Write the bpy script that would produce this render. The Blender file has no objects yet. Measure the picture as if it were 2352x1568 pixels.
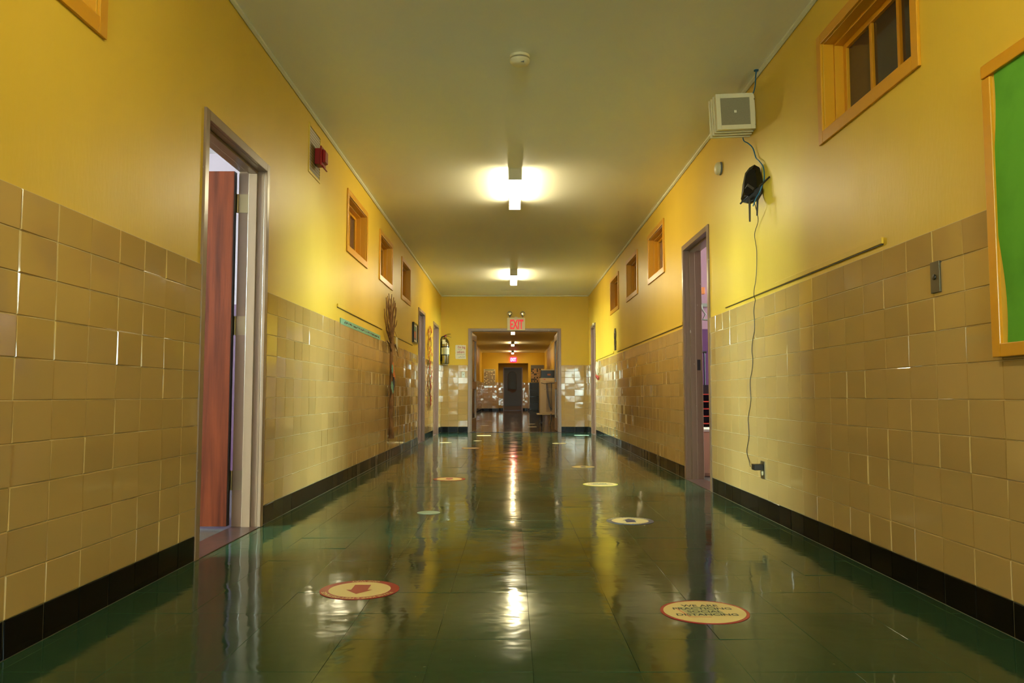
import bpy, math, random
from mathutils import Vector, Matrix
R = math.radians
SC = bpy.context.scene
COL = SC.collection
random.seed(7)

# ------------------------------------------------------------------ camera
cam_d = bpy.data.cameras.new('camera'); cam = bpy.data.objects.new('camera', cam_d); COL.objects.link(cam)
cam_d.sensor_width = 36; cam_d.lens = 36*1829/2352; cam_d.clip_start = .05; cam_d.clip_end = 200
cam.location = (0, 0, .787); cam.rotation_euler = (R(90)+math.atan(123/1829), 0, 0)
SC.camera = cam
# ------------------------------------------------------------------ world, exposure
w = bpy.data.worlds.new('sky'); SC.world = w; w.use_nodes = True
w.node_tree.nodes['Background'].inputs[0].default_value = (.55, .65, .8, 1)
w.node_tree.nodes['Background'].inputs[1].default_value = .4
SC.view_settings.view_transform = 'Standard'; SC.view_settings.look = 'None'
SC.view_settings.gamma = 1; SC.view_settings.exposure = 2.46; SC.view_settings.use_curve_mapping = False
LAMP = 13.5          # strength of the fluorescent lenses
LAMP_COL = (1.0, .87, .55)
DAY = 28.0           # brightness of the overcast sky seen in the room windows
DAY_COL = (.76, 1.0, .92)

# ------------------------------------------------------------------ helpers
def lin(r, g, b):
    f = lambda c: ((c/255)/12.92 if c/255 <= .04045 else ((c/255+.055)/1.055)**2.4)
    return (f(r), f(g), f(b), 1)

def mat(name, col, rough=.5, metal=0, bump=None, coat=0, emit=None, trans=0, tone=False, noise=None, spec=.5, ior=1.5, rnoise=None):
    m = bpy.data.materials.new(name); m.use_nodes = True
    nt = m.node_tree; b = nt.nodes['Principled BSDF']; L = nt.links.new
    b.inputs['Base Color'].default_value = col; b.inputs['Roughness'].default_value = rough
    b.inputs['Metallic'].default_value = metal; b.inputs['Coat Weight'].default_value = coat
    b.inputs['Coat Roughness'].default_value = .05
    b.inputs['Specular IOR Level'].default_value = spec; b.inputs['IOR'].default_value = ior
    b.inputs['Transmission Weight'].default_value = trans
    if emit:
        b.inputs['Emission Color'].default_value = emit[0]; b.inputs['Emission Strength'].default_value = emit[1]
    tc = nt.nodes.new('ShaderNodeTexCoord')
    src = None
    def nz(scale, detail, stretch=(1, 1, 1)):
        mp = nt.nodes.new('ShaderNodeMapping'); mp.inputs['Scale'].default_value = stretch
        L(tc.outputs['Object'], mp.inputs['Vector'])
        n = nt.nodes.new('ShaderNodeTexNoise'); n.inputs['Scale'].default_value = scale; n.inputs['Detail'].default_value = detail
        L(mp.outputs[0], n.inputs['Vector']); return n
    if noise:      # (scale, detail, stretch, other colour, low, high)
        n = nz(noise[0], noise[1], noise[2])
        rp = nt.nodes.new('ShaderNodeMapRange'); rp.inputs[1].default_value = noise[4]; rp.inputs[2].default_value = noise[5]
        L(n.outputs[0], rp.inputs[0])
        mx = nt.nodes.new('ShaderNodeMix'); mx.data_type = 'RGBA'
        L(rp.outputs[0], mx.inputs[0]); mx.inputs[6].default_value = col; mx.inputs[7].default_value = noise[3]
        src = mx.outputs[2]
    if tone:
        at = nt.nodes.new('ShaderNodeAttribute'); at.attribute_name = 'tone'
        mx = nt.nodes.new('ShaderNodeMix'); mx.data_type = 'RGBA'; mx.blend_type = 'MULTIPLY'; mx.inputs[0].default_value = 1
        if src: L(src, mx.inputs[6])
        else: mx.inputs[6].default_value = col
        L(at.outputs[0], mx.inputs[7]); src = mx.outputs[2]
    if src: L(src, b.inputs['Base Color'])
    if rnoise:     # (scale, stretch, low rough, high rough)
        n = nz(rnoise[0], 3, rnoise[1]); rp = nt.nodes.new('ShaderNodeMapRange')
        rp.inputs[1].default_value = .35; rp.inputs[2].default_value = .65; rp.inputs[3].default_value = rnoise[2]; rp.inputs[4].default_value = rnoise[3]
        L(n.outputs[0], rp.inputs[0]); L(rp.outputs[0], b.inputs['Roughness'])
    if bump:       # list of (scale, distance, stretch, detail)
        prev = None
        for (s, d, st, de) in bump:
            n = nz(s, de, st); bp = nt.nodes.new('ShaderNodeBump'); bp.inputs['Strength'].default_value = 1
            bp.inputs['Distance'].default_value = d; L(n.outputs[0], bp.inputs['Height'])
            if prev: L(prev.outputs[0], bp.inputs['Normal'])
            prev = bp
        L(prev.outputs[0], b.inputs['Normal'])
    return m

class MB:
    def __init__(s): s.v = []; s.f = []; s.m = []; s.t = []
    def add(s, vs, fs, m=0, t=None):
        o = len(s.v); s.v += [tuple(v) for v in vs]
        for f in fs: s.f.append(tuple(i+o for i in f)); s.m.append(m); s.t.append(t)
        return s
    def box(s, x0, x1, y0, y1, z0, z1, m=0, t=None):
        x0, x1 = min(x0, x1), max(x0, x1); y0, y1 = min(y0, y1), max(y0, y1); z0, z1 = min(z0, z1), max(z0, z1)
        vs = [(x0,y0,z0),(x1,y0,z0),(x1,y1,z0),(x0,y1,z0),(x0,y0,z1),(x1,y0,z1),(x1,y1,z1),(x0,y1,z1)]
        return s.add(vs, [(0,3,2,1),(4,5,6,7),(0,1,5,4),(1,2,6,5),(2,3,7,6),(3,0,4,7)], m, t)
    def tube(s, pts, r, n=8, m=0, squash=None, closed=True):
        pts = [Vector(p) for p in pts]; rs = r if isinstance(r, (list, tuple)) else [r]*len(pts)
        vs = []; fs = []; ref = None
        for i, p in enumerate(pts):
            d = (pts[min(i+1, len(pts)-1)]-pts[max(i-1, 0)]).normalized()
            if ref is None:
                ref = Vector((0, 0, 1)) if abs(d.z) < .9 else Vector((1, 0, 0))
            a = (ref-d*ref.dot(d)).normalized(); b = d.cross(a); ref = a
            for k in range(n):
                an = 2*math.pi*k/n; o = a*math.cos(an)*rs[i]+b*math.sin(an)*rs[i]
                if squash: o = Vector((o.x*squash[0], o.y*squash[1], o.z*squash[2]))
                vs.append(p+o)
        for i in range(len(pts)-1):
            for k in range(n):
                fs.append((i*n+k, i*n+(k+1) % n, (i+1)*n+(k+1) % n, (i+1)*n+k))
        if closed:
            fs.append(tuple(range(n-1, -1, -1))); fs.append(tuple(range((len(pts)-1)*n, len(pts)*n)))
        return s.add(vs, fs, m)
    def lathe(s, c, axis, prof, n=24, m=0):      # prof: (distance along axis, radius)
        ax = Vector(axis).normalized(); pts = [Vector(c)+ax*h for h, r in prof]
        a = (Vector((0, 0, 1)) if abs(ax.z) < .9 else Vector((1, 0, 0))); a = (a-ax*a.dot(ax)).normalized(); b = ax.cross(a)
        vs = []; fs = []
        for p, (h, r) in zip(pts, prof):
            for k in range(n):
                an = 2*math.pi*k/n; vs.append(p+a*math.cos(an)*max(r, 1e-5)+b*math.sin(an)*max(r, 1e-5))
        for i in range(len(prof)-1):
            for k in range(n): fs.append((i*n+k, i*n+(k+1) % n, (i+1)*n+(k+1) % n, (i+1)*n+k))
        fs.append(tuple(range(n-1, -1, -1))); fs.append(tuple(range((len(prof)-1)*n, len(prof)*n)))
        return s.add(vs, fs, m)
    def prism(s, poly, fn, d0, d1, m=0):         # poly of 2-D points, fn(u,v,d) -> xyz
        n = len(poly); vs = [fn(u, v, d0) for u, v in poly]+[fn(u, v, d1) for u, v in poly]
        fs = [tuple(range(n)), tuple(range(2*n-1, n-1, -1))]+[(i, i+n, (i+1) % n+n, (i+1) % n) for i in range(n)]
        return s.add(vs, fs, m)
    def build(s, name, mats, parent=None, smooth=False, bevel=0, origin=None, keep=False):
        me = bpy.data.meshes.new(name)
        o3 = Vector(origin) if origin is not None else (world_loc(parent) if parent else Vector((0, 0, 0)))
        me.from_pydata([tuple(Vector(v)-o3) for v in s.v], [], s.f)
        for mm in (mats if isinstance(mats, (list, tuple)) else [mats]): me.materials.append(mm)
        me.polygons.foreach_set('material_index', s.m)
        if any(t is not None for t in s.t):
            ca = me.color_attributes.new('tone', 'FLOAT_COLOR', 'CORNER'); li = 0
            for p, t in zip(me.polygons, s.t):
                c = t or (1, 1, 1)
                for l in p.loop_indices: ca.data[l].color = (c[0], c[1], c[2], 1)
        if not keep:
            import bmesh
            bm = bmesh.new(); bm.from_mesh(me); bmesh.ops.recalc_face_normals(bm, faces=bm.faces); bm.to_mesh(me); bm.free()
        if smooth:
            for p in me.polygons: p.use_smooth = True
            me.set_sharp_from_angle(angle=R(40))
        o = bpy.data.objects.new(name, me); COL.objects.link(o)
        if parent:
            o.parent = parent; o.location = o3-world_loc(parent)
        else: o.location = o3
        if bevel:
            b = o.modifiers.new('bevel', 'BEVEL'); b.width = bevel; b.segments = 2; b.limit_method = 'ANGLE'; b.angle_limit = R(35)
        return o

def world_loc(o):
    v = Vector((0, 0, 0))
    while o: v += Vector(o.location); o = o.parent
    return v
def thing(name, label, cat, loc, group=None):
    o = bpy.data.objects.new(name, None); COL.objects.link(o); o.location = loc; o.empty_display_size = .05
    return tag(o, label, cat, group)
def tag(o, label=None, cat=None, group=None, kind=None):
    if label: o['label'] = label
    if cat: o['category'] = cat
    if group: o['group'] = group
    if kind: o['kind'] = kind
    return o
def struct(o, label=None, cat=None): return tag(o, label, cat, None, 'structure')
def snode(name, loc, label, cat):
    o = bpy.data.objects.new(name, None); COL.objects.link(o); o.location = loc; return struct(o, label, cat)

def text_geo(body, size=1, align='CENTER', squeeze=1, bold=0):
    cu = bpy.data.curves.new('t', 'FONT'); cu.body = body; cu.size = size; cu.align_x = align; cu.align_y = 'CENTER'
    cu.resolution_u = 3; cu.offset = bold; cu.space_line = .85
    o = bpy.data.objects.new('t', cu); COL.objects.link(o); dg = bpy.context.evaluated_depsgraph_get(); dg.update()
    me = bpy.data.meshes.new_from_object(o.evaluated_get(dg))
    vs = [(v.co.x*squeeze, v.co.y) for v in me.vertices]; fs = [tuple(p.vertices) for p in me.polygons]
    bpy.data.objects.remove(o); bpy.data.curves.remove(cu); bpy.data.meshes.remove(me)
    return vs, fs
def add_text(mb, body, size, fn, squeeze=1, m=0, bold=0, align='CENTER'):
    vs, fs = text_geo(body, size, align, squeeze, bold); mb.add([fn(u, v) for u, v in vs], fs, m); return mb

def curve(pts, n=5):
    P = [Vector(p) for p in pts]; P = [P[0]]+P+[P[-1]]; out = []
    for i in range(1, len(P)-2):
        a, b, c, d = P[i-1:i+3]
        for k in range(n):
            t = k/n; out.append(.5*((2*b)+(c-a)*t+(2*a-5*b+4*c-d)*t*t+(3*b-3*c+d-a)*t*t*t))
    return out+[P[-2]]
# ------------------------------------------------------------------ materials
M = {}
M['yellow'] = mat('yellow_paint', lin(222, 186, 62), .40, spec=.26, bump=[(2.2, .006, (1, 1, .35), 2), (60, .0006, (1, 1, .3), 2)],
                  noise=(1.2, 3, (1, 1, .6), lin(216, 180, 57), .35, .65))
M['casing'] = mat('amber_gloss_paint', lin(214, 152, 28), .3, bump=[(25, .0008, (1, 1, 1), 2)])
M['tile'] = mat('cream_glazed_tile', lin(186, 155, 96), .07, tone=True, bump=[(6, .0016, (1, 1, 1), 1)],
                rnoise=(8, (1, 1, 1), .05, .10))
M['grout'] = mat('sand_grout', lin(200, 182, 130), .45)  # joints lightened in colour to carry the highlight along them
M['black_tile'] = mat('black_glazed_tile', lin(11, 11, 9), .16, spec=.08, tone=True, bump=[(9, .0012, (1, 1, 1), 1)])
M['dgrout'] = mat('grey_grout', lin(112, 106, 80), .8)
M['ceil'] = mat('ceiling_paint', lin(236, 234, 212), .42, bump=[(1.6, .008, (1, 1, 1), 2), (30, .0008, (1, 1, 1), 2)])
M['cove'] = mat('white_cove_paint', lin(215, 212, 180), .4)
M['floor'] = mat('dark_green_vinyl_tile', lin(40, 67, 46), .07, tone=True, bump=[(3.2, .0042, (1, .6, 1), 1), (16, .0005, (1, 1, 1), 1)],
                 noise=(42, 4, (1, 1, 1), lin(84, 84, 56), .70, .76), rnoise=(5, (1, 1, 1), .05, .12), ior=1.27)
M['floor2'] = mat('dark_brown_vinyl_tile', lin(62, 44, 34), .07, tone=True, bump=[(3.2, .0042, (1, .6, 1), 1)], rnoise=(5, (1, 1, 1), .05, .12))  # brown reflection of the far corridor put into the tile colour
M['seam'] = mat('floor_seam', lin(36, 62, 44), .08)
M['frame'] = mat('mauve_brown_gloss_paint', lin(140, 114, 90), .28, bump=[(40, .0006, (1, 1, .2), 2)],
                 noise=(30, 4, (1, 1, .5), lin(196, 178, 158), .72, .76))
M['wood'] = mat('red_brown_varnished_wood', lin(110, 50, 25), .36, spec=.18, noise=(5, 6, (6, 6, .35), lin(74, 32, 17), .35, .68), bump=[(60, .0004, (4, 4, .2), 3)])
M['dark'] = mat('dark_edge', lin(30, 26, 22), .4)
M['steel'] = mat('brushed_steel', lin(150, 145, 125), .3, metal=1)
M['brass'] = mat('worn_hinge_metal', lin(150, 135, 100), .35, metal=1)
M['chrome'] = mat('polished_metal', lin(215, 210, 190), .08, metal=1)
M['black'] = mat('black_plastic', lin(22, 20, 18), .35)
M['blackgloss'] = mat('black_gloss', lin(14, 13, 12), .12)
M['grey'] = mat('grey_plastic', lin(120, 118, 105), .45)
M['mesh'] = mat('speaker_mesh', lin(150, 140, 104), .6, noise=(420, 0, (1, 1, 1), lin(134, 124, 92), .3, .7))
M['cream'] = mat('cream_plastic', lin(226, 214, 170), .4)
M['white'] = mat('white_paper', lin(225, 218, 190), .5)
M['red'] = mat('red_enamel', lin(150, 24, 24), .28)
M['green'] = mat('green_felt', lin(96, 170, 40), .8, noise=(6, 3, (1, 1, 1), lin(84, 156, 32), .4, .6))
M['blue'] = mat('blue_cable', lin(20, 90, 120), .4)
M['cable'] = mat('thin_black_cable', lin(50, 42, 30), .5)
M['lens'] = mat('lit_diffuser', (1, 1, 1, 1), .4, emit=((LAMP_COL[0], LAMP_COL[1], LAMP_COL[2], 1), LAMP))
M['lens_dim'] = mat('ageing_diffuser', (1, 1, 1, 1), .4, emit=((LAMP_COL[0], LAMP_COL[1], LAMP_COL[2], 1), LAMP*.5))  # weaker lens for the fill light added above the camera
M['lens_far'] = mat('warm_diffuser', (1, 1, 1, 1), .4, emit=((1.0, .74, .38, 1), LAMP*.62))
M['housing'] = mat('cream_enamel', lin(190, 184, 150), .4)
M['sky'] = mat('overcast_sky_glow', (0, 0, 0, 1), .5, emit=((DAY_COL[0], DAY_COL[1], DAY_COL[2], 1), DAY))
M['skydim'] = mat('evening_sky_glow', (0, 0, 0, 1), .5, emit=((DAY_COL[0], DAY_COL[1], DAY_COL[2], 1), DAY*.30))  # glow of the fill window added behind the camera
M['glass'] = mat('smoky_wired_glass', lin(150, 135, 125), .12, trans=.85, ior=1.45)
M['lilac'] = mat('lilac_wall_paint', lin(150, 108, 120), .5)
M['palelilac'] = mat('pale_lilac_wall_paint', lin(165, 146, 158), .5)
M['purple'] = mat('purple_wall_paint', lin(86, 42, 80), .4)
M['roomceil'] = mat('room_ceiling', lin(225, 218, 215), .6)
M['roomfloor'] = mat('room_floor_tile', lin(70, 74, 70), .25, noise=(20, 3, (1, 1, 1), lin(86, 88, 82), .4, .6))
M['threshold'] = mat('dull_red_threshold', lin(78, 50, 44), .3, noise=(14, 4, (1, 1, 1), lin(56, 44, 38), .4, .6))
M['decal_white'] = mat('decal_cream', lin(228, 210, 150), .35)
M['decal_red'] = mat('decal_red', lin(164, 22, 36), .3, spec=.3)
M['decal_blue'] = mat('decal_blue', lin(52, 66, 104), .3)
M['decal_teal'] = mat('decal_pale_teal', lin(150, 172, 150), .4)
M['decal_yellow'] = mat('decal_yellow', lin(206, 200, 70), .4)
M['decal_pink'] = mat('decal_salmon', lin(220, 160, 120), .4)
M['ink'] = mat('dark_ink', lin(60, 70, 72), .5)
M['inkred'] = mat('red_ink', lin(176, 50, 70), .5)
M['inkgreen'] = mat('green_ink', lin(90, 140, 110), .5)
M['inkblue'] = mat('blue_ink', lin(60, 90, 130), .5)
M['exit'] = mat('lit_red_letters', lin(226, 24, 46), .4, emit=(lin(255, 24, 60), .07))
M['exit2'] = mat('bright_lit_red', lin(255, 30, 80), .4, emit=(lin(255, 20, 90), .55))
M['exit3'] = mat('bright_lit_pink_letters', lin(255, 190, 210), .4, emit=(lin(255, 170, 200), .45))
M['bark'] = mat('brown_crumpled_paper', lin(142, 98, 50), .8, noise=(30, 4, (1, 1, .3), lin(96, 64, 32), .35, .65), bump=[(35, .008, (1, 1, .4), 3)])
M['tealp'] = mat('teal_border_paper', lin(120, 168, 140), .6)
M['orange'] = mat('orange_paper', lin(214, 110, 30), .6)
M['petal'] = mat('red_paper', lin(178, 60, 44), .6)
M['pinkp'] = mat('dusty_pink_paper', lin(200, 140, 120), .6)
M['darkleaf'] = mat('dark_paper_leaf', lin(70, 44, 28), .7)
M['twig'] = mat('brown_yarn', lin(120, 80, 40), .8)
M['greyboard'] = mat('slate_board', lin(104, 104, 100), .5)
M['beige'] = mat('beige_enamel_metal', lin(172, 146, 104), .4)
M['doorgrey'] = mat('taupe_door_paint', lin(56, 43, 31), .35)
M['photo'] = mat('dark_photo', lin(60, 44, 36), .4)
M['tan'] = mat('tan_paper', lin(190, 150, 100), .6)
M['orangewood'] = mat('orange_box', lin(196, 110, 50), .5)
M['redshelf'] = mat('red_shelf', lin(206, 66, 44), .4)
M['salmonwood'] = mat('salmon_wood', lin(210, 160, 120), .45)

# ------------------------------------------------------------------ dimensions
XL, XR = -1.515, 1.636      # plaster faces; tile faces stand 7 mm proud
TL, TR = -1.508, 1.629
CE = 2.912                  # ceiling height
YB, YF, YE = -5.6, 16.94, 40.0
WT = .15                    # wall thickness
TH, TW = .1305, .2064       # wall tile
BASE, TTOP = .118, .118+10*.1305
DOORS_L = [(3.835, 4.865), (12.80, 13.78), (15.25, 16.33)]
DOORS_R = [(6.535, 7.555), (15.52, 16.40)]
DZ = 2.205                  # outer top of the door frames
FW = .05                    # frame face width
WIN_L = [(1.84, 2.873), (7.20, 8.225), (8.99, 9.99), (10.80, 11.76)]
WIN_R = [(3.10, 4.135), (8.45, 9.46), (10.27, 11.27), (12.10, 13.13)]
WZ = (2.10, 2.685)
CAS = .055                  # window casing width

# ------------------------------------------------------------------ fluorescent ceiling lights
def ceiling_light(y, label):
    t = thing('ceiling_light', label, 'light', (.03, y+.6, CE), 'fluorescent wrap lights down the corridor ceiling')
    z0 = CE-.105
    a = MB(); a.box(.03-.060, .03+.060, y, y+1.21, CE-.042, CE-.0005)
    a.build('housing', M['housing'], t, bevel=.002)
    for yy in (y-.006, y+1.206):
        MB().box(.03-.062, .03+.062, yy, yy+.010, z0-.004, CE-.001).build('end_cap', M['housing'], t, bevel=.001)
    l = MB(); p = [(-.059, -.012), (-.059, -.062), (-.054, -.072), (.054, -.072), (.059, -.062), (.059, -.012)]
    l.prism(p, lambda u, v, d: (.03+u, d, CE-.031+v), y+.004, y+1.206)
    l.build('diffuser', M['lens_dim'] if 'dimmer' in label else (M['lens_far'] if y > 20 else M['lens']), t)
    return t
for y, lb in [(7.36, 'lit fluorescent ceiling light nearest the camera in view'), (13.38, 'second lit ceiling light, above the exit doorway approach'),
              (25.45, 'lit far corridor ceiling light seen just under the exit sign'), (31.7, 'middle lit ceiling light seen through the double doorway'),
              (38.1, 'farthest lit ceiling light seen through the double doorway'), (19.4, 'ceiling light just beyond the double doorway, hidden above its head'),
              (1.36, 'dimmer ceiling light over the camera, above the top of the picture'), (-4.0, 'ceiling light behind the camera')]:
    ceiling_light(y, lb)

# ------------------------------------------------------------------ structure
def boxes_with_holes(mb, u0, u1, v0, v1, holes, fn, m=0):
    us = sorted({u0, u1, *[h[0] for h in holes], *[h[1] for h in holes]}); vs = sorted({v0, v1, *[h[2] for h in holes], *[h[3] for h in holes]})
    us = [u for u in us if u0 <= u <= u1]; vs = [v for v in vs if v0 <= v <= v1]
    for a, b in zip(us, us[1:]):
        col = []
        for c, d in zip(vs, vs[1:]):
            if any(h[0] <= a and b <= h[1] and h[2] <= c and d <= h[3] for h in holes): continue
            if col and abs(col[-1][1]-c) < 1e-6: col[-1][1] = d
            else: col.append([c, d])
        for c, d in col: fn(mb, a, b, c, d, m)

def holes_side(doors, wins):
    h = [(a+FW-.008, b-FW+.008, 0, DZ-FW+.004) for a, b in doors]
    h += [(a+CAS, b-CAS, WZ[0]+CAS+.008, WZ[1]-CAS) for a, b in wins]
    return h
def side_wall(name, x, out, doors, wins, y0, y1, m, label):
    mb = MB()
    boxes_with_holes(mb, y0, y1, 0, CE+.1, holes_side(doors, wins), lambda mb, a, b, c, d, m: mb.box(x, x+out*WT, a, b, c, d, m))
    return struct(mb.build(name, m), label, 'wall')
wall_l = side_wall('wall_left', XL, -1, DOORS_L, WIN_L, YB, YE+1.3, M['yellow'], 'left yellow painted corridor wall above cream tile wainscot')
wall_r = side_wall('wall_right', XR, 1, DOORS_R, WIN_R, YB, YE+1.3, M['yellow'], 'right yellow painted corridor wall above cream tile wainscot')

# end wall with the double doorway
DD = (-.934, 1.046)          # outer edges of the double door frame
mb = MB(); boxes_with_holes(mb, XL, XR, 0, CE+.1, [(DD[0]+FW, DD[1]-FW, 0, DZ-FW)], lambda mb, a, b, c, d, m: mb.box(a, b, YF, YF+.2, c, d, m))
wall_f = struct(mb.build('wall_front', M['yellow']), 'yellow cross wall with the double doorway under the exit sign', 'wall')
AL = (-.687, .81)            # alcove in the farthest wall
mb = MB(); boxes_with_holes(mb, XL, XR, 0, CE+.1, [(AL[0], AL[1], 0, 2.385)], lambda mb, a, b, c, d, m: mb.box(a, b, YE, YE+.15, c, d, m))
mb.box(AL[0]-.1, AL[0], YE+.15, YE+1, 0, 2.5); mb.box(AL[1], AL[1]+.1, YE+.15, YE+1, 0, 2.5); mb.box(AL[0]-.1, AL[1]+.1, YE+.15, YE+1.0, 2.385, 2.5)
boxes_with_holes(mb, AL[0]-.1, AL[1]+.1, 0, 2.5, [(-.46+FW, .55-FW, 0, 2.165)], lambda mb, a, b, c, d, m: mb.box(a, b, YE+1, YE+1.15, c, d, m))
wall_e = struct(mb.build('wall_end', M['yellow']), 'farthest yellow wall with a recessed door, seen through the double doorway', 'wall')
mb = MB(); boxes_with_holes(mb, XL, XR, 0, CE+.1, [(-.75, .85, .9, 2.3)], lambda mb, a, b, c, d, m: mb.box(a, b, YB-.15, YB, c, d, m))
struct(mb.build('wall_back', M['yellow']), 'wall behind the camera with a daylight window', 'wall')
mb = MB(); mb.box(-.75, .85, YB-.13, YB-.12, .9, 2.3)  # unseen glowing pane added to brighten the corridor
wb = struct(mb.build('window_9', M['skydim']), 'bright window behind the camera', 'window')
mb = MB()
for x in (-.75, .03, .81): mb.box(x, x+.04, YB-.11, YB-.03, .9, 2.3)
for z in (.9, 1.6, 2.26): mb.box(-.75, .85, YB-.11, YB-.03, z, z+.04)
mb.build('sash', M['casing'], wb)

ceilm = MB(); ceilm.box(XL, XR, YB-.1, YE+1.2, CE, CE+.1)
struct(ceilm.build('ceiling', M['ceil']), 'pale greenish corridor ceiling', 'ceiling')
def cove(name, pts, label):
    mb = MB(); mb.tube(pts, .016, 6); struct(mb.build(name, M['cove']), label, 'trim')
cove('trim_1', [(XL+.008, YB, CE-.006), (XL+.008, YF, CE-.006)], 'thin pale cove line where left wall meets ceiling')
cove('trim_2', [(XR-.008, YB, CE-.006), (XR-.008, YF, CE-.006)], 'thin pale cove line where right wall meets ceiling')
cove('trim_3', [(XL, YF-.008, CE-.006), (XR, YF-.008, CE-.006)], 'thin pale cove line above the double doorway wall')
cove('trim_4', [(XL+.008, YF+.2, CE-.006), (XL+.008, YE, CE-.006)], 'pale cove line on the left beyond the double doorway')
cove('trim_5', [(XR-.008, YF+.2, CE-.006), (XR-.008, YE, CE-.006)], 'pale cove line on the right beyond the double doorway')

# ---- glazed tile wainscot: every tile a slightly tilted bevelled face
def tiles(mb, u0, u1, v0, v1, cw, chh, fn, holes, phase=0, tilt=.0012, mface=0, mgrout=1, gap=.0022, depth=.0022, ton=(.94, 1.04), bevel=.0022, lift=.001):
    """fn(u,v,d): d = height above the grout plane"""
    rnd = random.Random(int(u0*100)+int(v1*10)+11)
    n0 = math.floor((u0-phase)/cw); n1 = math.ceil((u1-phase)/cw)
    nv = max(1, round((v1-v0)/chh)); ch = (v1-v0)/nv
    for j in range(nv):
        for i in range(n0, n1):
            a, b = max(phase+i*cw, u0), min(phase+(i+1)*cw, u1); c, d = v0+j*ch, v0+(j+1)*ch
            segs = [(a, b)]
            for h in holes:
                if h[2] < (c+d)/2 < h[3]:
                    ns = []
                    for (p, q) in segs:
                        if q <= h[0] or p >= h[1]: ns.append((p, q)); continue
                        if p < h[0]: ns.append((p, h[0]))
                        if q > h[1]: ns.append((h[1], q))
                    segs = ns
            for (p, q) in segs:
                if q-p < .008: continue
                g = gap/2; e = bevel
                tu, tv = rnd.gauss(0, tilt), rnd.gauss(0, tilt*.4); off = rnd.gauss(0, .00015)
                k = rnd.uniform(*ton); wv = rnd.random()
                t = (k, k*(.985 if wv > .85 else 1), k*(.95 if wv > .85 else 1))
                o = [(p+g, c+g), (q-g, c+g), (q-g, d-g), (p+g, d-g)]
                w = q-p
                def hh(su, sv): return depth+lift+off+tu*su*(w/cw)+tv*sv
                f = [(p+g+e, c+g+e, hh(-1, -1)), (q-g-e, c+g+e, hh(1, -1)), (q-g-e, d-g-e, hh(1, 1)), (p+g+e, d-g-e, hh(-1, 1))]
                mb.add([fn(u, v, 0) for u, v in o]+[fn(*x) for x in f], [(4, 5, 6, 7), (0, 1, 5, 4), (1, 2, 6, 5), (2, 3, 7, 6), (3, 0, 4, 7)], mface, t)
def grout_plane(mb, u0, u1, v0, v1, fn, holes, m=1):
    def q(mb, a, b, c, d, m):
        mb.add([fn(a, c, 0), fn(b, c, 0), fn(b, d, 0), fn(a, d, 0), fn(a, c, -.004), fn(b, c, -.004), fn(b, d, -.004), fn(a, d, -.004)],
               [(0, 1, 2, 3), (4, 5, 1, 0), (5, 6, 2, 1), (6, 7, 3, 2), (7, 4, 0, 3)], m)
    boxes_with_holes(mb, u0, u1, v0, v1, holes, q, m)
def wainscot(tag_, u0, u1, fn, doors, phase, parent, bname, blabel):
    holes = [(a+.004, b-.004, -1, 3) for a, b in doors]
    mb = MB(); grout_plane(mb, u0, u1, BASE, TTOP, fn, holes); tiles(mb, u0, u1, BASE, TTOP, TW, TH, fn, holes, phase)
    wn = mb.build('tile_wainscot', [M['tile'], M['grout']], parent, keep=True)
    fix_normals(wn)
    mb = MB(); grout_plane(mb, u0, u1, 0, BASE, fn, holes); tiles(mb, u0, u1, 0.0, BASE, TW, BASE, fn, holes, phase, ton=(.8, 1.2), gap=.0035)
    b = mb.build(bname, [M['black_tile'], M['dgrout']], keep=True); fix_normals(b)
    struct(b, blabel, 'baseboard')
def fix_normals(o):
    if 'right' in o.name or (o.parent and o.parent.name == 'wall_right'): o.data.flip_normals()
fL = lambda u, v, d: (TL-.0035+d, u, v)
fR = lambda u, v, d: (TR+.0035-d, u, v)
wainscot('l', YB, YF, fL, DOORS_L, 2.4146, wall_l, 'baseboard_left', 'black tile base along the left wall')
wainscot('l', YF+.2, YE, fL, [], 2.4146, wall_l, 'baseboard_left_far', 'black tile base on the left beyond the double doorway')
wainscot('r', YB, YF, fR, DOORS_R, 2.643, wall_r, 'baseboard_right', 'black tile base along the right wall')
wainscot('r', YF+.2, YE, fR, [], 2.643, wall_r, 'baseboard_right_far', 'black tile base on the right beyond the double doorway')
fF = lambda u, v, d: (u, YF+.0-.0035-d, v)
wainscot('f', TL, TR, fF, [DD], -1.145, wall_f, 'baseboard_front', 'black tile base beside the double doorway')
fE = lambda u, v, d: (u, YE-.0035-d, v)
wainscot('e', TL, TR, fE, [AL], -1.4, wall_e, 'baseboard_end', 'black tile base on the farthest wall')
fA = lambda u, v, d: (u, YE+1-.0035-d, v)
wainscot('a', AL[0], AL[1], fA, [(-.46, .55)], -1.4, wall_e, 'baseboard_alcove', 'black tile base inside the far door recess')

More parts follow.
